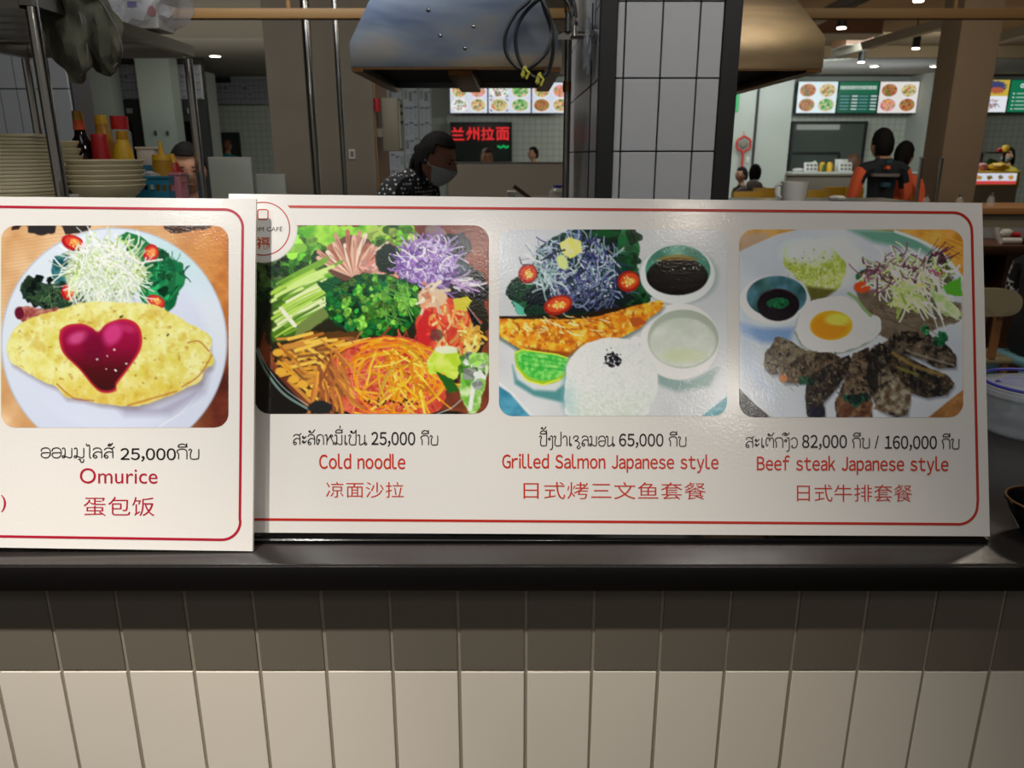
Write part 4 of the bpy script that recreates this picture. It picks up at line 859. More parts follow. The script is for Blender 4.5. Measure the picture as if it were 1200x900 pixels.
# black hose loops, clips, valve, pipe
def tube_obj(name, pts, r, m, parent=None, n=8, k=6, **kw):
    bm = NB(); tube(bm, smooth_pts(pts, k) if k else pts, r, n); return obj(name, bm, m, parent, **kw)
YH = 2.33
def WP(L, Y): return [W(x, y, Y + dy) for x, y, dy in L]
t = thing('gas_hose', 'black hose in loops held by two yellow clips, beside the pier', 'hose', W(632, 95, YH))
tube_obj('hose_loop', WP([(627,-30,0),(622,-2,0),(604,16,0),(592,42,0),(595,66,0),(612,82,0),(626,76,-.01),(641,60,-.01),(647,36,0),(642,14,0),(633,-4,0),(628,-30,0)], YH), .0052, M['rubber'], t)
tube_obj('hose_loop', WP([(632,-28,.014),(636,4,.014),(646,34,.014),(648,60,.014),(642,84,.014),(630,92,.014),(616,82,.014),(606,62,.014),(605,36,.014),(616,14,.014),(640,-6,.014),(658,-4,.014),(668,8,.01),(671,22,.0)], YH), .0052, M['rubber'], t)
tube_obj('hose_loop', WP([(642,-30,.02),(660,-16,.02),(672,2,.015),(675,20,.0)], YH), .0052, M['rubber'], t)
for x, y in ((614, 84), (631, 92)):
    bm = NB(); c = W(x, y, YH); bmesh.ops.create_cube(bm, size=1, matrix=Matrix.Translation(c) @ Matrix.Rotation(.3, 4, 'Y') @ Matrix.Diagonal((.012, .026, .034, 1))); bmesh.ops.bevel(bm, geom=list(bm.edges), offset=.004, segments=2, affect='EDGES')
    tube(bm, [c + Vector((.0, -.012, .008)), c + Vector((.014, -.016, -.004)), c + Vector((.006, -.014, -.02))], .004, 6)
    obj('clip', bm, M['lime'], t, label='yellow clip')
v = thing('wall_valve', 'chrome valve tap on the side of the tiled pier', 'valve', W(672, 45, YH))
a = W(655, 42, YH + .03); xw = X0 + .002
bm = NB(); tube(bm, [a, Vector((xw - .004, a.y, a.z + .004))], .011, 12); obj('valve_body', bm, M['chrome'], v)
bm = NB(); tube(bm, [Vector((xw - .012, a.y, a.z + .004)), Vector((xw - .0015, a.y, a.z + .004))], .024, 16); obj('wall_flange', bm, M['chrome'], v)
bm = NB(); p = W(673, 42, YH); tube(bm, [p, W(672.5, 20, YH)], .008, 10); tube(bm, [W(673, 30, YH), W(673, 26, YH)], .012, 8); obj('hose_joint', bm, M['chrome'], v)
bm = NB(); tube(bm, [a + Vector((.01, -.005, 0)), a + Vector((.01, -.03, -.004))], .009, 10); bx(bm, a.x - .004, a.x + .03, a.y - .036, a.y - .030, a.z - .014, a.z - .002); obj('handle', bm, M['chrome'], v)
# white socket box with a bag on the pier side
sb = thing('socket_box', 'white switch box with crumpled plastic bag on the pier side', 'switch box', W(690, 60, 2.42))
z = W(600, 26, 2.4).z
box('box_body', X0 - .026, X0 + .0005, 2.40, 2.52, z - .02, z + .2, M['white'], sb, .004)
box('conduit', X0 - .024, X0 - .0, 2.44, 2.48, z + .2, 3.05, M['white'], sb)
bm = NB(); blob(bm, (X0 - .022, 2.37, z - .07), (.016, .05, .07), 4, .5, 3, 2); obj('plastic_bag', bm, M['bag'], sb)
tube_obj('black_cable', [(X0 - .012, PY + .1, 1.9), (X0 - .012, PY + .1, 1.2), (X0 - .012, PY + .1, .6)], .002, M['rubber'], sb, 6, 0)
# grey standpipe beside the pier's back corner
t_ = thing('standpipe', 'grey pipe with dark base standing behind the hoses', 'pipe', (W(665, 90, 2.5).x, 2.5, 0))
bm = NB(); x = W(665, 75, 2.5).x; tube(bm, [(x, 2.5, 0), (x, 2.5, 1.93)], .009, 10); obj('pipe', bm, M['steel'], t_)
bm = NB(); tube(bm, [(x, 2.5, 1.68), (x, 2.5, 1.71)], .013, 10); obj('collar', bm, M['brass'], t_); bm = NB(); tube(bm, [(x, 2.5, 1.9), (x, 2.5, 1.925)], .012, 10); obj('collar', bm, M['brass'], t_)

# ---------------- steel rack on the left
RY0, RY1 = 1.63, 2.40
xr0 = W(55, 118, RY0).x; xr1 = W(229, 150, RY1).x; xr = (xr0 + xr1) / 2 ; XL = xr - .47
ZT = W(600, 68, RY1).z + .02; ZS = W(600, 229, RY1).z - .004
rack = thing('steel_rack', 'chrome tube shelf rack holding plates, bowls and sauces', 'shelf rack', ((xr + XL) / 2, (RY0 + RY1) / 2, 0))
for nm, x, y in (('front', xr0, RY0), ('back', xr1, RY1), ('l', XL, RY1), ('lf', XL, RY0)):
    bm = NB(); tube(bm, [(x, y, .02), (x, y, ZT - .022 if y == RY1 else 2.2)], .0125, 16); lathe(bm, [(0, 0), (.016, 0), (.016, .03), (.013, .03)], (x, y, 0), 12)
    obj('post', bm, M['chrome'], rack)
def rail(name, p, q, w, h, m, parent):
    p = Vector(p); q = Vector(q); d = (q - p); n = Vector((-d.y, d.x, 0)).normalized() * w / 2; bm = NB()
    v = [bm.verts.new(a + s * n + Vector((0, 0, dz))) for a in (p, q) for s in (-1, 1) for dz in (-h / 2, h / 2)]
    for f in ((0, 1, 3, 2), (4, 6, 7, 5), (0, 4, 5, 1), (2, 3, 7, 6), (0, 2, 6, 4), (1, 5, 7, 3)): bm.faces.new([v[i] for i in f])
    bmesh.ops.recalc_face_normals(bm, faces=bm.faces); return obj(name, bm, m, parent, smooth=False)
rail('shelf_rail', (xr0, RY0 - .02, ZT), (xr1, RY1 + .02, ZT), .024, .028, M['steel'], rack); rail('shelf_rail', (XL, RY0, ZT), (XL, RY1 + .02, ZT), .024, .04, M['steel'], rack)
rail('shelf_rail', (XL + .013, RY1 + .008, ZT), (xr1 - .013, RY1 + .008, ZT), .024, .038, M['steel'], rack); rail('shelf_rail', (XL + .013, RY0 - .008, ZT), (xr0 - .013, RY0 - .008, ZT), .024, .038, M['steel'], rack)
for k in range(7):
    y = RY0 + .07 + k * .1; xx = xr0 + (xr1 - xr0) * (y - RY0) / (RY1 - RY0)
    rail('slat', (XL + .013, y, ZT + .01), (xx - .013, y, ZT + .01), .055, .008, M['steel'], rack)
ZS0 = ZS
rail('lower_shelf', (XL + .013, (RY0 + RY1) / 2, ZS0 - .012), (xr - .0145, (RY0 + RY1) / 2, ZS0 - .012), RY1 - RY0 - .05, .02, M['steel'], rack)
# things on the lower shelf
def dish_prof(r, h, t=.003, foot=.45):
    return [(0, 0.002), (r * foot, .0), (r * foot, .003), (r * .8, h * .5), (r - .001, h - t * 1.0), (r, h - t * .5), (r - .001, h), (r - .004, h), (r * .78, h * .55 + t), (r * foot * .9, t + .003), (0, t + .003)]
bm = NB(); rp = .118; lathe(bm, dish_prof(rp, .02, .0068), (0, 0, 0), 48); pl = obj('plate', bm, M['cream'], None, local=True)
ORD = ['top plate'] + [w + ' plate from the top' for w in 'second third fourth fifth sixth seventh eighth ninth tenth eleventh twelfth thirteenth fourteenth fifteenth sixteenth seventeenth eighteenth nineteenth twentieth twenty-first twenty-second twenty-third twenty-fourth twenty-fifth twenty-sixth'.split()]
cxp = W(-4, 190, 1.92).x; zz = ZS0; tl = W(600, 149, 1.86).z; nP = int((tl - ZS0 - .02) / .0082)
for k in range(nP):
    o = pl if k == 0 else pl.copy()
    if k: COL.objects.link(o)
    o.location = (cxp + random.uniform(-.002, .002), 1.92 + random.uniform(-.002, .002), ZS0 + .0005 + .0082 * k)
    tag(o, ORD[nP - 1 - k] + ' of the tall cream plate stack at the left edge', 'plate', 'stacked cream plates on the rack')
bm = NB(); lathe(bm, dish_prof(.055, .045, .003, .5), (0, 0, 0), 36); cp = obj('small_bowl', bm, M['cream'], None, local=True)
cx = W(72, 190, 2.12).x
for k in range(7):
    o = cp if k == 0 else cp.copy()
    if k: COL.objects.link(o)
    o.location = (cx - k * .003, 2.14, ZS0 + .0005 + .0185 * k); tag(o, (ORD[6 - k] + ' of the small cream stack behind the front rack post').replace('plate', 'bowl'), 'bowl', 'stacked small cream bowls')
bm = NB(); lathe(bm, dish_prof(.094, .048, .004, .5), (0, 0, 0), 44); bw = obj('bowl', bm, M['cream'], None, local=True)
cx = W(126, 205, 2.08).x; zb0 = W(600, 187, 2.0).z - .048; n = 6; dz = (zb0 - ZS0 - .001) / (n - 1)
for k in range(n):
    o = bw if k == 0 else bw.copy()
    if k: COL.objects.link(o)
    o.location = (cx + (.002 if k % 2 else -.002), 2.07, ZS0 + .0005 + dz * k)
    tag(o, ['large cream bowl at the bottom of the bowl stack', 'large cream bowl second from the bottom of the stack', 'large cream bowl third from the bottom of the stack', 'large cream bowl third from the top of the stack', 'large cream bowl second from the top of the stack', 'large cream bowl on top of the stack before the sauces'][k], 'bowl', 'stacked large cream bowls')
YB = 2.28
def prof_at(name, label, cat, px, pyt, Y, prof, m, parts=(), zb=ZS0 + .0005, tilt=0):
    p = W(px, pyt, Y); H = p.z - zb; mx = max(q[1] for q in prof)
    root = thing(name, label, cat, (W(px, 190, Y).x, Y, zb)); R = Matrix.Rotation(tilt, 4, 'Y')
    bm = NB(); lathe(bm, [(r, z * H / mx * (1 if not parts else parts[0])) for r, z in prof], (0, 0, 0), 20, R); obj('bottle_body', bm, m, root, local=True)
    for nm, r0, r1, z0, z1, mm in parts[1:]:
        bm = NB(); lathe(bm, [(0, z0 * H), (r0, z0 * H), (r1, z1 * H), (0, z1 * H)], (0, 0, 0), 18, R); obj(nm, bm, mm, root, local=True)
    return root
prof_at('sauce_bottle', 'dark soy sauce bottle with red and gold neck label', 'bottle', 99, 130, YB, [(0, 0), (.033, 0), (.034, .02), (.034, .52), (.029, .64), (.016, .72), (.0135, .8), (.0125, .95), (.0, .95)], M['darkglass'],
        (.95, ('neck_label', .016, .0145, .79, .90, M['orangep']), ('gold_band', .0142, .014, .90, .93, M['gold']), ('cap', .0145, .013, .93, 1.0, M['gold'])))
prof_at('paper_cup_stack', 'red tapered bottle between the soy and yellow bottles', 'bottle', 120, 157, YB - .01, [(0, 0), (.03, 0), (.027, .4), (.0205, .96), (.0, .96)], M['redp'], (.96, ('cap', .0215, .02, .96, 1.0, M['redp']))).name = 'red_bottle'
prof_at('sauce_bottle', 'yellow bottle with yellow cap leaning left behind the bowls', 'bottle', 131, 135, YB + .02, [(0, 0), (.030, 0), (.031, .5), (.022, .7), (.016, .92), (.0, .92)], M['mustard'], (.92, ('cap', .017, .0155, .9, 1.0, M['yellow']), ('label_band', .0318, .0318, .2, .46, M['white'])), tilt=-.07)
prof_at('sauce_bottle', 'short yellow bottle with pale label leaning right behind the bowls', 'bottle', 143, 153, YB - .01, [(0, 0), (.034, 0), (.034, .4), (.024, .7), (.014, .9), (.0, .9)], M['yellow'], (.9, ('cap', .0165, .015, .88, 1.0, M['mustard']), ('label_band', .0348, .0348, .2, .4, M['white'])), tilt=.06)
prof_at('spice_jar', 'clear jar with red lid behind the yellow bottles', 'jar', 146, 136, YB + .08, [(0, 0), (.028, 0), (.028, .8), (.02, .86), (0, .86)], M['clear'], (.86, ('lid', .024, .024, .84, 1.0, M['redp'])))
prof_at('sauce_bottle', 'amber squeeze bottle with yellow nozzle in the blue basket', 'bottle', 190, 165, 2.28, [(0, 0), (.026, 0), (.027, .6), (.025, .68), (0, .68)], M['mustard'], (.68, ('cap', .027, .0245, .66, .76, M['yellow']), ('nozzle', .008, .003, .76, 1.0, M['yellow'])), zb=ZS0 + .006)
prof_at('sauce_bottle', 'red squeeze bottle with yellow top in the pink basket', 'bottle', 202, 180, 2.3, [(0, 0), (.022, 0), (.022, .6), (.014, .8), (0, .8)], M['redp'], (.8, ('cap', .014, .006, .78, 1.0, M['yellow'])), zb=ZS0 + .006)
def basket(px0, px1, pyt, Y, D, m, label):
    a, b = W(px0, 215, Y).x, W(px1, 215, Y).x; z1 = W(600, pyt, Y).z; t = thing('basket', label, 'basket', ((a + b) / 2, Y + D / 2, ZS0))
    bm = NB(); h = z1 - ZS0; k = .003
    bx(bm, a, b, Y, Y + D, ZS0 + .0005, ZS0 + .0035)
    for (c, d, e, f) in ((a, b, Y, Y + k), (a, b, Y + D - k, Y + D), (a, a + k, Y + k, Y + D - k), (b - k, b, Y + k, Y + D - k)):
        bx(bm, c, d, e, f, ZS0 + .0035, ZS0 + h * .42); bx(bm, c, d, e, f, ZS0 + h * .72, z1)
    n = max(4, int((b - a) / .016))
    for i in range(n + 1):
        x = a + (b - a - .006) * i / n
        for y in (Y, Y + D - k): bx(bm, x, x + .006, y, y + k, ZS0 + h * .42, ZS0 + h * .72)
    obj('basket_body', bm, m, t, smooth=False)
    bm = NB(); bx(bm, a - .003, b + .003, Y - .003, Y + .003, z1, z1 + .006); bx(bm, a - .003, b + .003, Y + D - .003, Y + D + .003, z1, z1 + .006); bx(bm, a - .003, a + .003, Y + .003, Y + D - .003, z1, z1 + .006); bx(bm, b - .003, b + .003, Y + .003, Y + D - .003, z1, z1 + .006)
    obj('rim', bm, m, t, smooth=False)
basket(158, 197, 209, 2.2, .14, M['bluep'], 'blue plastic basket right of the large bowls'); basket(199.5, 212, 205, 2.24, .045, M['pink'], 'pink plastic basket against the right rack post')
bm = NB(); blob(bm, (W(175, 203, 2.25).x, 2.235, W(600, 206, 2.23).z), (.035, .02, .013), 8, .3); tag(obj('crumpled_bag', bm, M['bag']), 'crumpled clear bag lying in the blue basket', 'bag')
tb_ = px_box('tub', 160, 182, 173, 194, 2.33, .05, M['white'], None, .004); tag(tb_, 'white square tub standing behind the blue basket', 'tub'); px_box('rim', 158, 184, 172, 174.5, 2.327, .056, M['white'], tb_)
bl_ = px_box('box_lid', 163, 182, 194, 201, 2.31, .05, M['bluep'], None, .003); tag(bl_, 'blue box lid under the white tub', 'lid'); px_box('rim', 162, 183, 199, 201, 2.308, .054, M['bluep'], bl_)
# cloth mitts over the top rail
def mitt(spine, wd, label, cuff):
    t = thing('oven_mitt', label, 'glove', spine[-1]); bm = NB(); sp = smooth_pts(spine, 9)
    ws = [v.x for v in smooth_pts([(w, 0, 0) for w in wd], 9)]
    loft(bm, sp, ws, [.35 * w if w * .35 < .022 else .022 for w in ws], 36)
    from mathutils import noise
    for v in bm.verts: v.co += Vector((.010 * noise.noise(v.co * 26), .026 * noise.noise(Vector((v.co.x * 60, v.co.y * 20, v.co.z * 16))), .004 * noise.noise(v.co * 40)))
    obj('hand_part', bm, M['glove'], t)
    bm = NB(); loft(bm, [sp[0] + Vector((0, 0, .03)), sp[0], sp[1]], [ws[0] * 1.06] * 3, [min(.4 * ws[0], .025)] * 3, 18); obj('cuff', bm, M['glove'], t)
    # seam along the edge
    tube_obj('seam', [sp[i] + Vector((ws[i] * .9, -.004, 0)) for i in range(2, len(sp) - 2, 3)], .0018, M['greyc'], t, 6, 3)
GY = 1.74
mitt(WP([(66,-6,.0),(72,20,0),(80,50,0),(86,76,0),(86,96,0)], GY), [.04, .046, .044, .034, .010], 'olive cloth mitt hanging at left, narrow tip down', 1)
mitt(WP([(97,-8,.03),(106,14,.03),(115,40,.03),(120,66,.03),(118,87,.03)], GY + .02), [.03, .042, .05, .048, .018], 'olive cloth mitt hanging at right, wide rounded tip', 1)
# bags on the top shelf
zt = ZT + .0205
bm = NB(); a = W(140, 40, 2.2); bx(bm, a.x, a.x + .13, 2.14, 2.24, zt, zt + .075, .004, None); tb2 = obj('tissue_box', bm, M['white']); tag(tb2, 'white tissue pack inside the clear bag on the rack', 'tissue pack')
bm = NB(); p = W(180, 34, 2.139); tube(bm, [(p.x, 2.1395, zt + .04), (p.x, 2.1385, zt + .04)], .012, 14); obj('printed_flower', bm, M['redp'], tb2, label='red printed flower')
bm = NB(); p = W(157, 26, 2.139); bx(bm, p.x - .012, p.x + .012, 2.1385, 2.1395, zt + .05, zt + .062); obj('printed_mark', bm, M['blued'], tb2, label='blue printed mark')
bm = NB(); blob(bm, (a.x + .055, 2.2, zt + .075), (.12, .10, .075), 3, .45, 4, 2.2)
for v_ in bm.verts: v_.co.z = max(v_.co.z, zt + .001)
tag(obj('plastic_bag', bm, M['bag']), 'large clear plastic bag wrapped round the tissue pack', 'bag')
bm = NB(); c_ = W(126, 8, 2.0); blob(bm, (c_.x, 2.0, zt + .09), (.05, .07, .09), 12, .4, 4, 2.4)
for v_ in bm.verts: v_.co.z = max(v_.co.z, zt + .001)
tag(obj('plastic_bag', bm, M['bag']), 'small milky plastic bag left of the tissue pack', 'bag')
# wall at the stall's left with tall tiles
YW = 3.3
bm = NB(); bx(bm, W(-260, 100, YW).x, W(82, 100, YW).x, YW + .012, YW + .16, 0, 2.5); ws_ = struct('wall_stall', bm, M['dgrout'])
xs = [W(x, 100, YW).x for x in (-62, -42, -22, -2, 18, 38, 58, 80)]; zmid = W(600, 104, YW).z
tiles_on(ws_, xs, [zmid - .6, zmid - .3, zmid, zmid + .3], YW + .006, M['ptile'])
# small box on the shelf foot between post and bowls
o = px_box('paper_box', 80, 92, 219, 232, 2.0, .05, M['white'], None, .002); o.location.z = ZS0 + .0005; tag(o, 'tiny white paper box at the foot of the front post', 'box')
px_box('box_flap', 80, 92, 219, 220, 1.999, .052, M['white'], o)

# ---------------- shelf right of the pier with mug etc.
SX0 = X1 + .01; SX1 = W(1062, 236, 2.5).x; SZ = W(600, 238, 2.36).z
sh = thing('pass_shelf', 'steel pass shelf behind the wide board, right of the pier', 'shelf', ((SX0 + SX1) / 2, 2.5, 0))
box('shelf_top', SX0, SX1, 2.34, 2.66, SZ - .02, SZ, M['steel'], sh, .002)
for x in (SX0 + .03, SX1 - .03):
    for y in (2.37, 2.63): box('leg', x - .01, x + .01, y - .01, y + .01, 0, SZ - .02, M['steel'], sh)
mg = thing('mug', 'large white plastic mug with square handle on the shelf', 'mug', (W(930, 225, 2.44).x, 2.44, SZ))
H = W(600, 213, 2.44).z - SZ
bm = NB(); lathe(bm, [(0, 0), (.034, 0), (.0365, .005), (.0405, H), (.0375, H), (.034, .008), (0, .008)], (0, 0, 0), 32); obj('mug_body', bm, M['white'], mg, local=True)
bm = NB(); tube(bm, smooth_pts([(-.036, 0, .012), (-.052, 0, .02), (-.054, 0, H - .018), (-.05, 0, H - .009), (-.036, 0, H - .008)], 4), .0048, 10); obj('handle', bm, M['white'], mg, local=True)
def cloth(px, pyt, Y, w, label, m, seed):
    bm = NB(); c = W(px, 230, Y); h = W(600, pyt, Y).z - SZ; blob(bm, (c.x, Y, SZ + h / 2), (w, w * .8, h / 2), seed, .25)
    for v_ in bm.verts: v_.co.z = max(v_.co.z, SZ + .0006)
    tag(obj('folded_cloth', bm, m), label, 'cloth')
cloth(981, 229, 2.5, .026, 'crumpled white cloth on the shelf right of the mug', M['white'], 4)
cloth(898, 232, 2.44, .03, 'flat pale cloth on the shelf left of the mug', M['cream'], 9)

# ---------------- counter things at the right end
tb = thing('food_container', 'round clear food container with deep blue lid on the worktop', 'container', (W(1208, 500, 1.47).x, 1.475, zc))
R = .098; hb = W(600, 478, 1.38).z - zc
bm = NB(); lathe(bm, [(0, .0006), (R * .84, .0006), (R * .9, .006), (R, hb), (R * 1.03, hb), (R * 1.03, hb + .003), (R * .985, hb + .003), (R * .88, .009), (0, .0036)], (0, 0, 0), 48); obj('tub', bm, M['tub'], tb, local=True)
L = NB(); lathe(L, [(0, hb + .03), (R * .5, hb + .028), (R * .86, hb + .016), (R * 1.06, hb + .012), (R * 1.07, hb + .004), (R * 1.045, hb + .0032)], (0, 0, 0), 48); lid = obj('lid', L, M['tub'], tb, local=True)
L = NB(); tube(L, [(R * 1.0 * math.cos(a_), R * 1.0 * math.sin(a_), hb + .022) for a_ in [i * 2 * math.pi / 48 for i in range(49)]], .0032, 8); obj('lid_ring', L, M['blued'], tb, local=True, label='blue lid ring')
L = NB(); bx(L, -.05, .02, -.088, .06, hb + .018, hb + .0215, 0, Matrix.Rotation(.7, 4, 'Z')); obj('content', L, M['blued'], tb, local=True)
pn = thing('dark_bowl', 'dark ridged bowl at the right edge of the worktop', 'bowl', (W(1222, 610, 1.03).x, 1.03, zc))
bm = NB(); lathe(bm, [(0, .0006), (.026, .0006), (.03, .01), (.046, .035), (.05, .048), (.053, .05), (.053, .053), (.047, .051), (.04, .035), (.02, .01), (0, .008)], (0, 0, 0), 36); obj('bowl_body', bm, M['blackgloss'], pn, local=True)
bm = NB(); tube(bm, [(.051 * math.cos(a_), .051 * math.sin(a_), .053) for a_ in [i * 2 * math.pi / 36 for i in range(37)]], .0018, 6); obj('rim', bm, M['brass'], pn, local=True)
# ================================================================ HALL
# wooden rail across the stall front
o = box('wood_rail', W(-120, 12, 4.4).x, W(1330, 19, 4.4).x, 4.4, 4.46, W(600, 21.5, 4.4).z, W(600, 9.5, 4.4).z, M['woodrail'], None, .003)
tag(o, 'long horizontal yellow wooden rail under the ceiling', 'rail')
for px in (338, 1120):
    bm = NB(); p = W(px, 5, 4.43); tube(bm, [(p.x, 4.43, p.z - .02), (p.x, 4.43, 3.05)], .012, 8); obj('hanger_rod', bm, M['woodrail'], o)
# concrete columns
YC = 6.0
a, b = W(314, 110, YC).x, W(437, 110, YC).x
bm = NB(); bx(bm, a, b, YC, YC + .62, 0, 3.06, .004); cl = struct('wall_column', bm, M['concrete'])
bm = NB(); bx(bm, b, b + .01, YC + .02, YC + .6, 0, 2.9); struct('wall_column_lit_side', bm, M['woodl'])  # orange light on the column's side face put into the slab's colour
for px in (364, 398):
    t = thing('steel_pipe', 'left of two chrome pipes before the grey column' if px == 364 else 'right of two chrome pipes before the grey column', 'pipe', (W(px, 110, 5.2).x, 5.2, 0))
    bm = NB(); tube(bm, [(0, 0, 0.0), (0, 0, 3.05)], .027 if px == 364 else .018, 14); obj('pipe', bm, M['chrome'], t, local=True)
    bm = NB(); r_ = .04 if px == 364 else .03; tube(bm, [(0, 0, 0), (0, 0, .015)], r_, 14); obj('base_plate', bm, M['steel'], t, local=True)
YC2 = 7.0
bm = NB(); bx(bm, W(1112, 130, YC2).x, W(1158, 130, YC2).x, YC2, YC2 + .33, 0, 3.06, .004); struct('wall_column_right', bm, M['concrete_b'])
# switch box on the left column
eb = thing('electrical_box', 'beige electrical box with red lamp on the grey column corner', 'electrical box', W(450, 178, 5.94))
a, b = W(446, 145, 5.9), W(462, 145, 5.9); z0, z1 = W(600, 177, 5.95).z, W(600, 114, 5.95).z; bxx = W(437, 110, YC).x
box('box_body', a.x, b.x + .02, 5.98, 6.22, z0, z1, M['beige'], eb, .006)
box('door_panel', b.x + .021, b.x + .03, 6.0, 6.2, z0 + .02, z1 - .02, M['sheet'], eb)
for zf in (.55, .72, .86): box('label_plate', b.x + .0305, b.x + .034, 6.03, 6.12, z0 + (z1 - z0) * zf - .01, z0 + (z1 - z0) * zf + .01, M['black'], eb)
box('wall_bracket', bxx - .0, a.x, 6.04, 6.16, z0 + .1, z0 + .16, M['beige'], eb)
bm = NB(); p = W(440, 123, 5.97); tube(bm, [(p.x + .01, 5.985, p.z - .045), (p.x + .01, 5.985, p.z + .045)], .024, 10); obj('lamp', bm, M['redp'], eb, label='red signal lamp')
o = px_box('notice_tag', 409, 416, 175, 186, 5.985, .012, M['white']); tag(o, 'tiny white tag on the grey column', 'tag'); px_box('tag_print', 410.5, 414.5, 177, 184, 5.984, .0005, M['greyc'], o)

# printed surfaces (newspaper wallpaper, menus) as ink grids
def wall_print(name, px0, px1, pyt, pyb, Y, paint, m, parent=None, nx=90, ny=60, white=(255,255,255), alb=1.0):
    A = W(px0, (pyt + pyb) / 2, Y).x; B = W(px1, (pyt + pyb) / 2, Y).x; z1 = W(600, pyt, Y).z; z0 = W(600, pyb, Y).z
    c = Cv(0, 0, nx, ny, .5, 11); paint(c, nx, ny)
    def f(xs, y): return np.stack([A + (B - A) * xs / nx, np.full_like(xs, Y), np.full_like(xs, z1 + (z0 - z1) * y / ny)], -1)
    return ink_mesh(name, c, f, m, parent, white=white, alb=alb, nx=int(nx * 1.6), ny=int(ny * 1.6))
def news(c, nx, ny):
    c.im[:] = np.array((176,174,182)) / 255; g = c.rg
    for i in range(int(nx / 11) + 1):
        for j in range(int(ny / 14) + 1):
            x = i * 11 + 1; y = j * 14 + g.rand() * 3
            if g.rand() < .25: c.poly([(x, y), (x + 8, y), (x + 8, y + 8), (x, y + 8)], (120 + 40 * g.rand(),) * 3, soft=.6)
            else:
                c.line([(x, y), (x + 8, y)], 1.6, (96, 94, 104), 1, .5)
                for k in range(4): c.line([(x, y + 3 + k * 2), (x + 8 - 3 * g.rand(), y + 3 + k * 2)], .7, (138, 136, 146), 1, .5)
def npaper(px0, px1, pyt, pyb, Y, label, nx, ny, col=None):
    o = px_box('wallpaper_panel', px0, px1, pyt, pyb, Y, .04, M['plaster']); tag(o, label, 'wall panel')
    wall_print('newsprint', px0 + .3, px1 - .3, pyt + .3, pyb, Y - .004, news, M['paper'], o, nx, ny, alb=.7); return o
for i, (a, b, lb) in enumerate(((453, 474, 'left strip of newsprint wall panel behind the masked woman'), (476, 492, 'middle strip of newsprint wall panel behind the masked woman'), (494, 507, 'right strip of newsprint wall panel behind the masked woman'))):
    npaper(a, b, 104, 300, 13, lb, int((b - a) * 2.0), 150)
nb = npaper(250, 318, 92, 122, 15.4, 'newsprint band above the small dark window at left', 130, 56)
px_box('heading_plate', 244, 270, 90, 97, 15.38, .015, M['black'], nb)
# screens
def plate_art(c, x, y, r, kind):
    g = c.rg; c.ell(x, y, r, r * .82, (222, 226, 228), soft=.8); c.ell(x, y + .3, r * .86, r * .66, [(206, 190, 150), (190, 120, 70), (240, 240, 236), (226, 150, 160)][kind % 4], soft=.8)
    cols = [[(60, 130, 50), (210, 60, 40), (230, 200, 110)], [(150, 70, 40), (110, 50, 30), (60, 140, 60)], [(40, 120, 60), (230, 230, 220), (160, 60, 60)], [(230, 160, 60), (200, 80, 70), (90, 150, 60)], [(20, 150, 60), (10, 120, 40), (60, 190, 70)]][kind % 5]
    c.spots(60, x, y, r * .74, r * .56, 1, 3.0, cols)
def scr_four(base, kinds, cell=None):
    def f(c, nx, ny):
        c.im[:] = np.array(base) / 255
        for i, k in enumerate(kinds):
            n2 = len(kinds) // 2; x = nx * ((i % n2) + .5) / n2; y = ny * (.27 if i < n2 else .74)
            if cell and (i + 1) % 2: c.poly([(x - nx * .21, y - ny * .2), (x + nx * .21, y - ny * .2), (x + nx * .21, y + ny * .2), (x - nx * .21, y + ny * .2)], cell, soft=.5)
            plate_art(c, x, y, min(nx / n2 * .52, ny * .31), k)
    return f
def scr_green(c, nx, ny):
    c.im[:] = np.array((14, 96, 66)) / 255; c.bl(np.clip((c.Y - ny * .38) / 2, 0, 1) * .5, (10, 66, 52)); g = c.rg
    x = 4
    while x < nx - 6:
        w = 2 + 2 * g.rand(); c.line([(x, ny * .14), (x, ny * .24)], 1.2, (236, 240, 236), 1, .5); c.line([(x, ny * .14), (x + w, ny * .15), (x + w, ny * .24)], 1.1, (236, 240, 236), 1, .5); x += w + 2
    for j in range(5):
        for i in range(2):
            y = ny * (.46 + .105 * j); x = nx * (.06 + .48 * i); c.line([(x, y), (x + nx * .22, y)], 1.3, (130, 180, 190), 1, .6); c.line([(x + nx * .3, y), (x + nx * .43, y)], 2.6, (206, 220, 220), 1, .6)
def scr_logo(c, nx, ny):
    c.im[:] = np.array((16, 110, 74)) / 255; c.ell(nx * .32, ny * .18, 5, 5, (226, 236, 230), soft=.6); c.ell(nx * .32, ny * .18, 2.6, 2.6, (16, 110, 74), soft=.6)
    for j in range(5): y = ny * (.42 + .12 * j); c.ell(nx * .12, y, 1.8, 1.8, (220, 230, 226), soft=.5); c.line([(nx * .2, y), (nx * .8, y)], 1.8, (190, 214, 206), 1, .6)
def scr_pair(c, nx, ny):
    c.im[:] = np.array((226, 230, 236)) / 255; c.poly([(0, 0), (nx, 0), (nx, ny * .5), (0, ny * .5)], (196, 170, 60), soft=.5); c.ell(nx * .5, ny * .2, nx * .38, ny * .17, (60, 66, 110), ed=.3, es=4); c.ell(nx * .55, ny * .32, nx * .26, ny * .1, (170, 90, 60), ed=.3, es=4); c.strands(20, nx * .5, ny * .74, nx * .35, ny * .14, 8, 1.4, [(160, 90, 90), (110, 110, 130)])
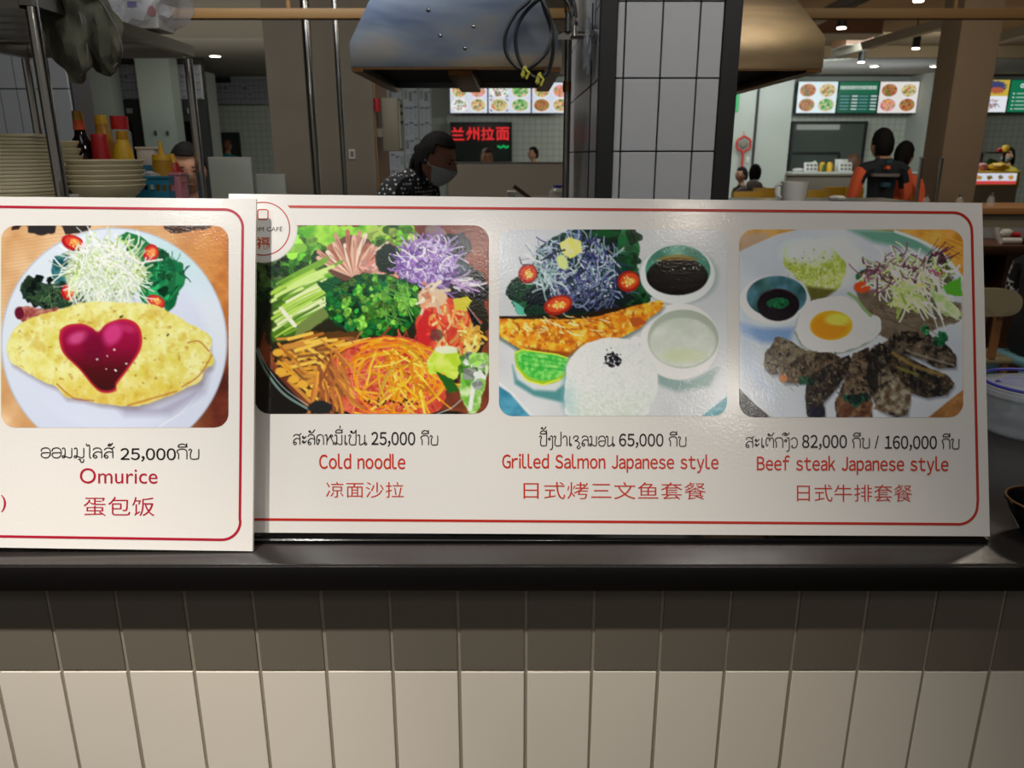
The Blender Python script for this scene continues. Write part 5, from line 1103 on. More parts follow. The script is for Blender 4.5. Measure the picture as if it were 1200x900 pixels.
def tv(px0, px1, pyt, pyb, paint, label, Y=15.2, nx=90, ny=68):
    o = px_box('menu_screen', px0, px1, pyt, pyb, Y, .07, M['blackgloss'], None, .004); tag(o, label, 'screen')
    wall_print('screen_image', px0 + .6, px1 - .6, pyt + .7, pyb - .7, Y - .004, paint, M['screen'], o, nx, ny)
    px_box('bracket', (px0 + px1) / 2 - 5, (px0 + px1) / 2 + 5, pyt + 8, pyb - 8, Y + .075, .3, M['blackmetal'], o)
tv(527, 571.5, 96, 133, scr_four((206, 214, 232), (0, 3, 2, 0), (216, 190, 170)), 'menu screen with four dishes, leftmost above the red neon sign')
tv(572, 622.5, 96, 133, scr_four((208, 216, 234), (2, 4, 0, 4), (90, 40, 40)), 'menu screen with four dishes, middle of the bright row behind the hood')
tv(623, 669, 96, 133, scr_four((206, 214, 230), (0, 3, 1, 0)), 'menu screen with four dishes, nearest the tiled pier')
tv(934, 981, 95, 133, scr_four((216, 236, 240), (1, 0, 1, 4)), 'white menu screen with four dishes left of the green price list')
tv(981.5, 1029, 95, 133, scr_green, 'green price list screen between two dish screens', nx=96, ny=72)
tv(1029.5, 1076, 95, 133, scr_four((226, 220, 214), (1, 0, 3, 1)), 'white menu screen with four dishes right of the green price list')
tv(1150, 1181.5, 93, 132, scr_pair, 'menu screen of two dishes just right of the brown column', nx=60, ny=74)
tv(1182, 1226, 93, 132, scr_logo, 'green price screen with round white emblem at right edge', nx=88, ny=76)
# neon sign 兰州拉面 on a black window
def opening(name, px0, px1, pyt, pyb, Y, label, cat, frame=1.6, paneM='pane', inner='dark'):
    t = px_box(name, px0, px1, pyt, pyb, Y + .05, .06, M[inner]); tag(t, label, cat)
    for k, (a, b, c, d) in enumerate(((px0, px1, pyt, pyt + frame), (px0, px1, pyb - frame, pyb), (px0, px0 + frame, pyt + frame, pyb - frame), (px1 - frame, px1, pyt + frame, pyb - frame))):
        px_box('frame', a, b, c, d, Y - .02, .065, M['blackmetal'], t, pyref=(pyt + pyb) / 2)
    px_box('pane', px0 + frame, px1 - frame, pyt + frame, pyb - frame, Y, .01, M[paneM], t)
    return t
op = opening('window_box', 528, 600, 143, 191, 15.4, 'black shop window under the bright screens behind the red neon', 'window')
ns = thing('neon_sign', 'red neon sign of four Chinese characters on black window', 'neon sign', W(564, 165, 15.37))
def put_flat(s, px0, px1, pyt, pyb, Y, m, parent, name, bold=0):
    vs, fs = text2d(s, bold); ax = min(v.x for v in vs); bx_ = max(v.x for v in vs); ay = min(v.y for v in vs); by = max(v.y for v in vs)
    A = W(px0, (pyt + pyb) / 2, Y).x; B = W(px1, (pyt + pyb) / 2, Y).x; z1 = W(600, pyt, Y).z; z0 = W(600, pyb, Y).z; bm = NB()
    V = [bm.verts.new((A + (v.x - ax) / (bx_ - ax) * (B - A), Y, z0 + (v.y - ay) / (by - ay) * (z1 - z0))) for v in vs]
    for f in fs:
        try: bm.faces.new([V[i] for i in f])
        except ValueError: pass
    r = bmesh.ops.extrude_face_region(bm, geom=bm.faces[:]); bmesh.ops.translate(bm, verts=[v for v in r['geom'] if isinstance(v, bmesh.types.BMVert)], vec=(0, .02, 0))
    return obj(name, bm, m, parent, smooth=False)
for i, ch in enumerate('兰州拉面'): put_flat(ch, 528.5 + i * 17.6, 544 + i * 17.6, 149, 164.5, 15.358, M['neon'], ns, 'neon_character', .02)
tube_obj('green_neon', WP([(583,171,0),(587,173,0),(590,171,0),(593,173,0),(596,171,0)], 15.355), .02, M['neong'], ns, 6, 4, label='green neon squiggle')
# far openings left
op2 = opening('window_box', 251, 281, 155, 185, 15.45, 'small dark serving window in the far tiled wall at left', 'window')
# row of white pillars with dark gaps behind the rack
YG = 12.0
for i, (a, b) in enumerate(((100, 134), (165, 204), (56, 74))):
    bm = NB(); A, B = W(a, 130, YG).x, W(b, 130, YG).x; bx(bm, A, B, YG, YG + .3, 0, 2.9); struct('wall_pillar', bm, M['sheet'])
bm = NB(); bx(bm, W(20, 130, 12.6).x, W(242, 130, 12.6).x, 12.6, 12.7, 0, 2.9); struct('wall_shop', bm, M['darkwall'])
for (a, b, lb) in ((135, 163, 'dim newsprint strip above the first dark doorway behind the rack'), (205, 236, 'dim newsprint strip above the doorway behind the rack post')):
    o = npaper(a, b, 76, 116, 12.55, lb, 56, 60)
    px_box('door_panel', a, b - 2, 142, 260, 12.56, .03, M['blackgloss'], o, label='dark door below')
    px_box('door_head_box', (a + b) / 2 - 1, (a + b) / 2 + 5, 127, 133, 12.5, .05, M['sheet'], o, label='small pale box')  # plain pale box above the door
px_box('wall_return', 238, 250, 84, 260, 13.5, .4, M['plaster'])['kind'] = 'structure'
for (x, y) in ((182, 155), (196, 155)):
    o = px_box('wall_hook', x - 1, x + 1, y - 2, y + 3, 11.96, .04, M['steel']); tag(o, ('left' if x == 182 else 'right') + ' of two small hooks on the white pillar', 'hook'); 
# standing panels
for (a, b, yt, lb) in ((246, 296, 185, 'tall pale grey standing panel right of the rack'), (300, 334, 205, 'low pale grey standing panel next to the column')):
    o = px_box('partition_panel', a, b, yt, None, 5.6, .03, M['sheet'], None, .003, pyref=210); tag(o, lb, 'panel')
    px_box('top_edge', a, b, yt - .8, yt, 5.598, .034, M['white'], o, pyref=210)
# divider before the screens, with things on its near side
dv = px_box('partition_counter', 525, 664, 191, None, 5.4, .06, M['sheet'], None, .003, pyref=212); tag(dv, 'wide grey partition behind the hood, below the neon sign', 'partition')
dv.data.materials[0] = M['concrete']
px_box('top_edge', 525, 664, 190, 191.4, 5.395, .07, M['steel'], dv, pyref=212)
bt = thing('knife_block_stick', 'dark handled kitchen stick leaning against the grey partition', 'stick', W(612, 232, 3.2)); bt.name = 'kitchen_stick'
bm = NB(); tube(bm, WP([(602, 218, 0), (626, 236, 0)], 3.2), .008, 8); obj('handle', bm, M['wood'], bt); bm = NB(); tube(bm, WP([(626, 236, 0), (640, 247, 0)], 3.2), .005, 8); obj('shaft', bm, M['steel'], bt)
KZ = W(600, 236, 3.1).z
kt = thing('kitchen_shelf', 'steel kitchen shelf hidden behind the boards under the hood', 'shelf', (W(590, 236, 3.2).x, 3.3, 0))
ka, kb = W(592, 236, 3.1).x, W(664, 236, 3.1).x; box('shelf_top', ka, kb, 3.05, 3.55, KZ - .03, KZ, M['steel'], kt)
for x in (ka + .02, kb - .02):
    for y in (3.07, 3.53): box('leg', x - .01, x + .01, y - .01, y + .01, 0, KZ - .03, M['steel'], kt)
o = px_box('paper_box', 594, 605, 226.5, 235, 3.3, .06, M['white'], None, .002); o.location.z = KZ + .0005; tag(o, 'small white box on the shelf before the grey partition', 'box'); px_box('box_flap', 594, 605, 226, 227, 3.298, .064, M['white'], o)
prof_at('water_bottle', 'clear bottle with blue cap beside the tiled pier', 'bottle', 655, 217, 3.15, [(0, 0), (.036, 0), (.036, .6), (.02, .85), (.0, .85)], M['clear'], (.85, ('cap', .021, .021, .84, 1.0, M['blued'])), zb=KZ + .0005)
# far right: kiosk window, counter etc.
A_, B_ = W(868, 150, 12.8).x, W(893, 150, 12.8).x
bm = NB(); bx(bm, W(850, 150, 14.6).x, W(926, 150, 14.6).x, 14.6, 15.6, 0, 2.9); struct('wall_shop_right', bm, M['plaster'])
bm = NB(); bx(bm, W(1084, 150, 14.8).x, W(1146, 150, 14.8).x, 14.8, 15.6, 0, 2.9); struct('wall_shop_end', bm, M['plaster'])
bm = NB(); x_ = W(885.5, 150, 14.57).x; bx(bm, x_ - .02, x_ + .02, 14.57, 14.6, 0, 2.9); struct('trim_4', bm, M['darkwall'])
op3 = opening('window_box', 926, 1014, 142, 202, 15.42, 'wide kitchen window with steel frame under the left dish screen', 'window', 2.2, inner='sheet')
px_box('lit_shelf', 934, 984, 146, 152, 15.455, .012, M['glowstrip'], op3, label='lit strip'); px_box('frame', 930, 984, 178, 180, 15.4, .03, M['blackmetal'], op3); px_box('frame', 982, 984, 180, 200, 15.4, .03, M['blackmetal'], op3)
kc = px_box('kiosk_counter', 928, 1073, 203, None, 14.3, .5, M['sheet'], None, .003, pyref=215); tag(kc, 'pale far counter under the kitchen window', 'counter'); px_box('worktop', 927.5, 1074, 201.5, 203.5, 14.27, .56, M['white'], kc, pyref=215)
CZ = W(600, 201.5, 14.27).z + .002
def far_item(name, label, cat, px, w, h, m, tilt=0, kind='box', Y=14.4, Z=None):
    Z = CZ if Z is None else Z; p = W(px, 200, Y); t = thing(name, label, cat, (p.x, Y, Z)); w = w / F * Y * 1.02; h = h / F * Y * 1.02
    bm = NB()
    if kind == 'box': bx(bm, -w / 2, w / 2, -.01, .01, 0, h, .002, Matrix.Rotation(tilt, 4, 'X'))
    elif kind == 'jar': lathe(bm, [(0, 0), (w / 2, 0), (w / 2, h * .7), (w * .3, h), (0, h)], (0, 0, 0), 12)
    else: blob(bm, (0, 0, h * .45), (w / 2, w / 3, h / 2), int(px), .35); [setattr(v.co, 'z', max(v.co.z, 0)) for v in bm.verts]
    obj('item_body', bm, m, t, local=True); return t
for px, lb in ((950, 'small white menu card standing at the far counter, left one'), (990, 'small white menu card standing at the far counter, right one')):
    t = far_item('menu_card', lb, 'menu card', px, 15, 10, M['white'], -.2); 
    for k in range(3):
        for j in range(2): 
            bm = NB(); q = 14.4 * 1.02 / F; bx(bm, (-5 + k * 4.2) * q, (-2 + k * 4.2) * q, -.0125, -.0105, (1.5 + 4 * j) * q, (4 + 4 * j) * q, 0, Matrix.Rotation(-.2, 4, 'X')); obj('print_block', bm, M['greyc'], t, local=True)
far_item('paper_sheet', 'white paper sheet standing between the menu cards', 'sheet', 985, 14, 13, M['white'], -.05, Y=14.6)
far_item('yellow_jar', 'left of two yellow jars on the far counter', 'jar', 963, 7, 10, M['yellow'], kind='jar', Y=14.55); far_item('yellow_jar', 'right of two yellow jars on the far counter', 'jar', 971.5, 7, 10, M['yellow'], kind='jar', Y=14.55)
far_item('green_bottle', 'small green and yellow bottle before the yellow jars', 'bottle', 965, 4, 8, M['green'], kind='jar', Y=14.35)
far_item('white_bag', 'crumpled white bag on the far counter at its left', 'bag', 953, 10, 11, M['white'], kind='blob', Y=14.65); far_item('white_bag', 'flat white bag at the far counter left end', 'bag', 935, 12, 4, M['white'], kind='blob', Y=14.5)
far_item('basket_plant', 'brown basket of dried flowers in the window corner', 'basket', 999, 16, 20, M['wood'], kind='blob', Y=14.7)
# red knot ornament and socket on the concrete wall
kn = thing('knot_ornament', 'red knotted wall ornament with tassel on the concrete wall', 'ornament', W(871, 185, 14.5))
bm = NB(); c = W(871.5, 169, 14.5); R0 = .115
for k in range(6):
    a_ = k * math.pi / 3; tube(bm, [c + Vector((R0 * math.cos(a_ + u) * (1 + .15 * math.sin(3 * u)), 0, R0 * math.sin(a_ + u) * (1 + .15 * math.sin(3 * u)))) for u in (0, .3, .6, .9, 1.1)], .022, 6)
obj('ring', bm, M['crimsonp'], kn); bm = NB(); tube(bm, [c + Vector((0, 0, -.13)), c + Vector((0, 0, -.5))], .024, 8); obj('tassel', bm, M['crimsonp'], kn)
bm = NB(); blob(bm, (c.x, 14.5, c.z), (.07, .02, .07), 3, .3, 2); obj('gold_center', bm, M['concrete'], kn); bm = NB(); tube(bm, [c + Vector((0, 0, .13)), c + Vector((0, .05, .22))], .006, 5); obj('cord', bm, M['crimsonp'], kn)
o = px_box('wall_socket', 874, 878, 184, 191, 14.57, .03, M['white'], None, .002); tag(o, 'white wall socket below the knot ornament', 'socket')
# green edge screen at the pier
o = px_box('green_sign', 858, 866, 106, 131, 14.545, .05, M['neong'], None); o.data.materials[0] = mat('green sign face', (20, 130, 70), emit=.5); tag(o, 'green sign edge peeking out right of the pier', 'sign')
# yellow booth backs and tables
def booth(px0, px1, pyt, Y, label, m=M['yellow'], dep=.08):
    a, b = W(px0, 228, Y).x, W(px1, 228, Y).x; z1 = W(600, pyt, Y).z; t = thing('booth_seat', label, 'bench', ((a + b) / 2, Y + .2, 0), group=None)
    box('backrest', a, b, Y, Y + dep, .36, z1, m, t, .008); box('seat', a, b, Y + dep + .001, Y + .45, .40, .46, m, t, .006)
    for x in (a + .03, b - .03): box('leg', x - .02, x + .02, Y + .1, Y + .14, 0, .399, M['blackmetal'], t)
booth(860, 893, 224.5, 8.4, 'yellow bench back nearest the tiled pier'); booth(884, 909, 220.5, 9.3, 'yellow bench back behind the nearest one, by the grey hooded man')
booth(946, 966, 223, 8.8, 'yellow bench back just right of the white mug'); booth(966, 989, 219, 9.6, 'yellow bench back under the left menu card'); booth(990, 1012, 219, 9.6, 'yellow bench back touching the left side of the standing man'); booth(1056, 1076, 221, 9.2, 'yellow bench back right of the standing couple')
for (a, b, yt, Y, lb) in ((921, 1010, 206, 11.2, 'long grey divider before the far counter'),):
    o = px_box('divider', a, b, yt, None, Y, .1, M['concrete'], None, .02, pyref=215); tag(o, lb, 'divider'); px_box('top_edge', a, b, yt - .8, yt, Y - .005, .11, M['concrete_b'], o, pyref=215)
# slim grey posts at the brown column with bottle caps
for (px, lb) in ((1078, 'slim grey post left of the brown column foot'), (1101, 'slim grey post before the brown column')):
    o = px_box('slim_post', px - 1.6, px + 1.6, 185, None, 5.8, .025, M['steel'], None, .002, pyref=210); tag(o, lb, 'post'); px_box('end_cap', px - 1.8, px + 1.8, 184, 185.2, 5.798, .029, M['chrome'], o, pyref=210)
# tall table behind with clear bottles
TZ = W(600, 243, 4.5).z
t = thing('side_table', 'light wooden high table behind the right end of the boards', 'table', (W(1150, 240, 4.7).x, 4.7, 0))
a, b = W(1050, 240, 4.6).x, W(1290, 240, 4.6).x; box('tabletop', a, b, 4.45, 4.95, TZ - .035, TZ, M['woodl'], t, .003); box('apron', a + .03, b - .03, 4.48, 4.5, TZ - .11, TZ - .036, M['beige'], t)
for x in (a + .05, b - .05):
    for y in (4.55, 4.88): box('leg', x - .025, x + .025, y - .025, y + .025, 0, TZ - .036, M['woodl'], t)
for px, pyt, lb in ((1092, 228, 'clear bottle neck at the foot of the brown column'), (1132, 228, 'clear bottle neck right of the brown column foot'), (1169, 226, 'clear bottle before the yellow display case')):
    prof_at('clear_bottle', lb, 'bottle', px, pyt, 4.62, [(0, 0), (.02, 0), (.02, .5), (.009, .8), (0, .8)], M['clear'], (.8, ('cap', .011, .011, .79, 1.0, M['chrome'])), zb=TZ + .0005)
# far right stall: yellow display case with light box and goods
ZC_ = 10.5
dc = thing('display_case', 'yellow framed display counter with lit food strip at far right', 'display case', (W(1175, 215, ZC_).x, ZC_, 0))
a, b = W(1140, 208, ZC_).x, W(1196, 208, ZC_).x; zt_ = W(600, 200.5, ZC_).z; zb_ = W(600, 218, ZC_).z
box('case_frame', a, b, ZC_, ZC_ + .5, zb_, zt_, M['yellow'], dc, .02); box('cabinet', a, b, ZC_ + .03, ZC_ + .48, 0, zb_ - .001, M['beige'], dc)
def strip(c, nx, ny):
    c.im[:] = np.array((206, 210, 224)) / 255; c.poly([(0, ny * .72), (nx, ny * .72), (nx, ny), (0, ny)], (206, 60, 60), soft=.5)
    for k in range(4): plate_art(c, nx * (.12 + .25 * k), ny * .4, 7, k)
wall_print('light_box', 1141, 1191, 203, 215.5, ZC_ - .01, strip, M['screen'], dc, 100, 26)
rk = thing('snack_rack', 'small black shelf with red and gold pots above the display case', 'shelf', (W(1163, 190, ZC_ + .3).x, ZC_ + .3, zt_))
a, b = W(1150, 185, ZC_ + .3).x, W(1178, 185, ZC_ + .3).x; zk = W(600, 178, ZC_ + .3).z
box('shelf_board', a, b, ZC_ + .2, ZC_ + .45, zk - .02, zk, M['blackmetal'], rk)
for x in (a + .01, b - .01): box('post', x - .012, x + .012, ZC_ + .3, ZC_ + .33, zt_ + .001, zk - .02, M['blackmetal'], rk)
far_item('red_pot', 'small red pot on the black snack shelf', 'pot', 1167, 5, 4, M['redp'], kind='jar', Y=ZC_ + .3, Z=zk + .001); far_item('gold_pot', 'gold pot on the black snack shelf', 'pot', 1174, 8, 7, M['yellow'], kind='jar', Y=ZC_ + .3, Z=zk + .001)
far_item('pink_dish', 'pink food heap on the display case left end', 'food', 1151, 12, 9, M['pink'], kind='blob', Y=ZC_ + .15, Z=zt_ + .001); far_item('yellow_tray', 'yellow covered tray on the display case', 'tray', 1169, 22, 9, M['yellow'], kind='blob', Y=ZC_ + .12, Z=zt_ + .001)
far_item('leaf_bundle', 'dark green leaf bundle on the display case behind the yellow tray', 'leaves', 1160, 16, 13, M['green'], kind='blob', Y=ZC_ + .36, Z=zt_ + .001)
# ceiling lamps, rails, beams
def track(px, py, Y, label, r=.045, h=.14):
    p = W(px, py, Y); t = thing('track_spotlight', label, 'spotlight', (p.x, Y, p.z))
    bm = NB(); tube(bm, [(0, 0, .01), (0, 0, h)], r, 14); obj('lamp_housing', bm, M['blackmetal'], t, local=True)
    bm = NB(); tube(bm, [(0, 0, 0), (0, 0, .0095)], r * .9, 14); obj('bulb', bm, M['lamp'], t, local=True)
    bm = NB(); tube(bm, [(0, 0, h), (0, 0, h + .05)], .012, 6); bx(bm, -.05, .05, -.02, .02, h + .05, h + .08); tube(bm, [(0, .03, h + .06), (0, .03, (3.055 if Y < 12.5 else 2.895) - p.z)], .008, 6); obj('bracket', bm, M['blackmetal'], t, local=True); return t, p, h
for (px, py, Y, lb) in ((986, 33.5, 9.0, 'track spotlight nearest the right range hood'), (1073, 57.5, 10.2, 'track spotlight just left of the brown column'), (1009, 73.5, 12.0, 'track spotlight above the green price list'), (1076, 2, 8.2, 'track spotlight at the top edge of the picture')):
    t, p, h = track(px, py, Y, lb, .05 if Y < 9.5 else .045)
def beam(pts, w, hgt, m, label, name='ceiling_beam'):
    bm = NB(); p, q = [Vector(v) for v in pts]; d = (q - p).normalized(); n = d.cross(Vector((0, 0, 1))).normalized() * w / 2; u = Vector((0, 0, hgt / 2))
    v = [bm.verts.new(a + s * n + s2 * u) for a in (p, q) for s in (-1, 1) for s2 in (-1, 1)]
    for f in ((0, 1, 3, 2), (4, 6, 7, 5), (0, 4, 5, 1), (2, 3, 7, 6), (0, 2, 6, 4), (1, 5, 7, 3)): bm.faces.new([v[i] for i in f])
    bmesh.ops.recalc_face_normals(bm, faces=bm.faces); return tag(obj(name, bm, m, smooth=False), label, 'beam')
beam([W(978, 64, 12.4), W(1110, 26, 8.6)], .09, .1, M['concrete'], 'grey light track slanting down left from the brown column')
beam([W(925, 38, 9.4), W(1020, -10, 6.9)], .12, .08, M['concrete'], 'grey beam rising right from the right hood')
beam([W(1160, 48, 9.4), W(1230, 28, 8.2)], .1, .1, M['concrete'], 'short grey track right of the brown column')
for (a, b, yt, yb, Y, lb) in ((992, 1024, 40, 52, 11.4, 'brown ceiling duct box above the middle spotlight'), (958, 1035, 23, 39, 9.8, 'dark brown ceiling box right of the hood')):
    o = px_box('ceiling_box', a, b, yt, yb, Y, .5, M['ceil_brown']); tag(o, lb, 'duct'); o.data.materials[0] = M['wood']
    px_box('bottom_plate', a, b, yb - .3, yb + .8, Y - .01, .52, M['concrete'], o)
bm = NB(); x0_, x1_ = W(900, 60, 12.6).x, 11.9; bx(bm, x0_, x1_, 12.6, 12.7, W(600, 67.5, 12.6).z, 3.06); struct('trim_5', bm, mat('brown fascia paint', (104, 84, 60), rough=.9))  # one even brown over the whole fascia
dl = thing('downlight', 'round recessed downlight in the pale ceiling at left', 'downlight', W(253, 74, 12.4)); p = Vector((dl.location.x, 12.4, 2.9)); dl.location = p
bm = NB(); tube(bm, [p + Vector((0, 0, -.012)), p + Vector((0, 0, -.002))], .075, 20); obj('bulb', bm, M['lamp'], dl); bm = NB(); lathe(bm, [(.078, -.012), (.1, -.012), (.1, -.001), (.078, -.001), (.078, -.012)], p, 24); obj('rim', bm, M['white'], dl)
p = W(1118, 79, 13.3)
for (x, y, lb) in ((1095, 78, 'downlight in the white soffit at the left of the brown column'), (1024, 84, 'tiny ceiling lamp above the green price list')):
    q = W(x, y, 13.6); t = thing('downlight', lb, 'downlight', (q.x, 13.6, 2.9)); bm = NB(); tube(bm, [(0, 0, -.03), (0, 0, -.001)], .06, 14); obj('bulb', bm, M['lamp'], t, local=True); bm = NB(); lathe(bm, [(.062, -.03), (.08, -.03), (.08, -.001), (.062, -.001)], (0, 0, 0), 16); obj('rim', bm, M['white'], t, local=True)
# ---------------- right gap: sink cabinet, chair, stool
sk = thing('sink_cabinet', 'dark brown cabinet with sink fittings, right of the boards', 'cabinet', (W(1210, 300, 5.3).x, 5.4, 0))
zs_ = W(600, 288, 5.2).z; a, b = W(1100, 300, 5.2).x, W(1330, 300, 5.2).x
box('cabinet_top', a, b, 5.2, 5.7, zs_ - .06, zs_, M['wood'], sk, .003); c1, c2 = W(1152, 310, 5.22).x, W(1178, 310, 5.22).x
box('side_panel', a, c1, 5.22, 5.68, 0, zs_ - .061, M['wood'], sk); box('front_panel', c2, b, 5.22, 5.68, 0, zs_ - .061, M['wood'], sk); box('back_panel', c1 + .001, c2 - .001, 5.6, 5.66, 0, zs_ - .061, M['dark'], sk)
bm = NB(); bx(bm, W(1060, 260, 5.74).x, W(1380, 260, 5.74).x, 5.74, 5.8, 0, W(600, 256, 5.74).z); wl = struct('wall_low', bm, M['tilefar'])
wl.data.materials[0] = M['ptile']; 
o = px_box('wall_ledge', 1060, 1380, 251.5, 256, 5.72, .12, M['white'], pyref=254); o['kind'] = 'structure'
fc = thing('faucet', 'white curved tap with red end on the sink cabinet', 'faucet', W(1172, 287, 5.35)); fc.location.z = zs_
bm = NB(); tube(bm, smooth_pts([(0, 0, 0), (-.03, 0, .06), (-.035, 0, .12), (.0, 0, .155), (.05, 0, .14)], 5), .016, 10); obj('spout', bm, M['white'], fc, local=True)
bm = NB(); blob(bm, (.02, 0, .07), (.05, .03, .03), 5, .2); obj('tap_body', bm, M['white'], fc, local=True); bm = NB(); tube(bm, [(.05, 0, .06), (.12, 0, .055)], .018, 10); obj('red_end', bm, M['redp'], fc, local=True, label='red end piece')
o = thing('white_tube', 'white tube with black cap lying on the sink cabinet', 'tube', (W(1186, 289, 5.28).x, 5.28, zs_)); bm = NB(); tube(bm, [(-.08, 0, .022), (.05, 0, .022)], .021, 12); obj('tube_body', bm, M['white'], o, local=True); bm = NB(); tube(bm, [(.051, 0, .022), (.075, 0, .022)], .021, 12); obj('cap', bm, M['black'], o, local=True)
o = px_box('tank', 1176, 1240, 253, 275, 5.5, .2, M['clear'], None, .004); o.location.z = zs_ + .001; tag(o, 'clear plastic tank behind the white tap', 'tank'); px_box('lid', 1175, 1241, 252, 255, 5.49, .22, M['sheet'], o)
# brown bag hanging in the open bay
hb_ = thing('paper_bag', 'brown crumpled bag in the open cabinet bay', 'bag', (W(1164, 330, 5.35).x, 5.35, 0)); bm = NB(); blob(bm, (hb_.location.x, 5.4, .32), (.06, .1, .32), 6, .3); obj('bag_body', bm, M['concrete_b'], hb_)
# chair with rounded cream back
CY = 3.9; cb_ = W(1158, 355, CY)
ch = thing('chair', 'chair with rounded cream backrest and wooden legs, right of the boards', 'chair', (cb_.x, CY, 0))
zt1, zt0 = W(600, 338, CY).z, W(600, 371, CY).z; xr_ = W(1191, 355, CY).x - cb_.x; zc0 = (zt1 + zt0) / 2; hh = (zt1 - zt0) / 2
bm = NB(); prof = []
for i in range(40):
    a_ = i * 2 * math.pi / 40; prof.append((xr_ * math.copysign(abs(math.cos(a_)) ** .55, math.cos(a_)), zc0 + hh * math.copysign(abs(math.sin(a_)) ** .8, math.sin(a_))))
f_ = [bm.verts.new((x, .05 * (x / xr_) ** 2 * -1, z)) for x, z in prof]; g_ = [bm.verts.new((v.co.x, v.co.y + .022, v.co.z)) for v in f_]
bm.faces.new(f_); bm.faces.new(g_[::-1]); [bm.faces.new((f_[i], g_[i], g_[(i + 1) % 40], f_[(i + 1) % 40])) for i in range(40)]; bmesh.ops.recalc_face_normals(bm, faces=bm.faces); obj('backrest', bm, M['bowlt'], ch, local=True)
bm = NB(); bx(bm, -.21, .21, .03, .46, .44, .475, .015); obj('seat', bm, M['bowlt'], ch, local=True)
for x in (-.09, .09): bm = NB(); bx(bm, x - .018, x + .018, .028, .05, .475, zc0 - .0); obj('back_post', bm, M['woodl'], ch, local=True)
for x, y in ((-.18, .06), (.18, .06), (-.18, .43), (.18, .43)): bm = NB(); tube(bm, [(x * 1.05, y, 0), (x, y, .44)], [.013, .018], 10); obj('leg', bm, M['woodl'], ch, local=True)
# light blue plastic stool
st = thing('plastic_stool', 'light blue plastic stool under the person in black', 'stool', (W(1205, 400, 4.12).x + .06, 4.1, 0))
bm = NB(); bx(bm, -.17, .17, -.17, .17, .41, .45, .015); obj('seat', bm, M['stoolb'], st, local=True)
for x in (-1, 1):
    for y in (-1, 1): bm = NB(); loft(bm, [(x * .19, y * .19, 0), (x * .175, y * .175, .2), (x * .14, y * .14, .409)], [.03, .035, .05], [.02, .022, .03], 8); obj('leg', bm, M['stoolb'], st, local=True)
bm = NB()
for s in (-1, 1): tube(bm, smooth_pts([(-.17, s * .17, .25), (-.1, s * .165, .36), (0, s * .16, .395), (.1, s * .165, .36), (.17, s * .17, .25)], 4), .014, 6)
obj('arch_rail', bm, M['stoolb'], st, local=True)

# ================================================================ PEOPLE
def skin_mesh(verts, edges, radii, sub=1):
    me = bpy.data.meshes.new('b'); me.from_pydata([tuple(v) for v in verts], edges, []); o = bpy.data.objects.new('b', me); COL.objects.link(o)
    m = o.modifiers.new('s', 'SKIN'); m.use_smooth_shade = True; m.branch_smoothing = .6
    for i, r in enumerate(radii):
        sv = me.skin_vertices[0].data[i]; sv.radius = r if isinstance(r, tuple) else (r, r); sv.use_root = (i == 0)
    if sub: o.modifiers.new('d', 'SUBSURF').levels = sub
    bpy.context.view_layer.update(); out = bpy.data.meshes.new_from_object(o.evaluated_get(bpy.context.evaluated_depsgraph_get()))
    bpy.data.objects.remove(o); bpy.data.meshes.remove(me); return out
def head_bm(bm, c, s, R, fmat=0):
    """sculpted head: face towards -Y, centre c, height s (about .23)"""
    r = bmesh.ops.create_uvsphere(bm, u_segments=32, v_segments=24, radius=1)
    for v in r['verts']:
        x, y, z = v.co; w = .33 * (1 - .34 * max(0, -z) ** 1.6 * (1 if y < .3 else .5)); fr = max(0, -y)
        X = x * w; Y = y * .41 + (.02 if z > 0 else 0); Z = z * .5
        if z < -.1: Y = Y * (1 - .10 * (-z)) if y > 0 else Y
        if y > 0 and z < -.3: Y -= (-.3 - z) * .22
        g = lambda ax, az, sx, sz: math.exp(-((x - ax) / sx) ** 2 - ((z - az) / sz) ** 2) * (1 if y < 0 else 0)
        Y -= .075 * g(0, -.12, .13, .14) + .035 * g(0, .02, .10, .2)           # nose
        Y += .035 * g(-.38, .06, .2, .12) + .035 * g(.38, .06, .2, .12)         # eye sockets
        Y -= .016 * g(0, .24, .5, .08)                                          # brow
        Y -= .022 * g(0, -.44, .2, .05) + .02 * g(0, -.54, .16, .05)            # lips
        Y += .02 * g(0, -.64, .2, .05); Y -= .03 * g(0, -.82, .25, .14)         # chin
        v.co = Vector(c) + R @ (Vector((X, Y, Z)) * s)
    for s_ in (-1, 1):
        e = bmesh.ops.create_uvsphere(bm, u_segments=10, v_segments=8, radius=1)
        for v in e['verts']: v.co = Vector(c) + R @ (Vector((s_ * (.325 + .03 * v.co.x), .03 + .06 * v.co.y + .02 * v.co.z, -.03 + .14 * v.co.z)) * s)
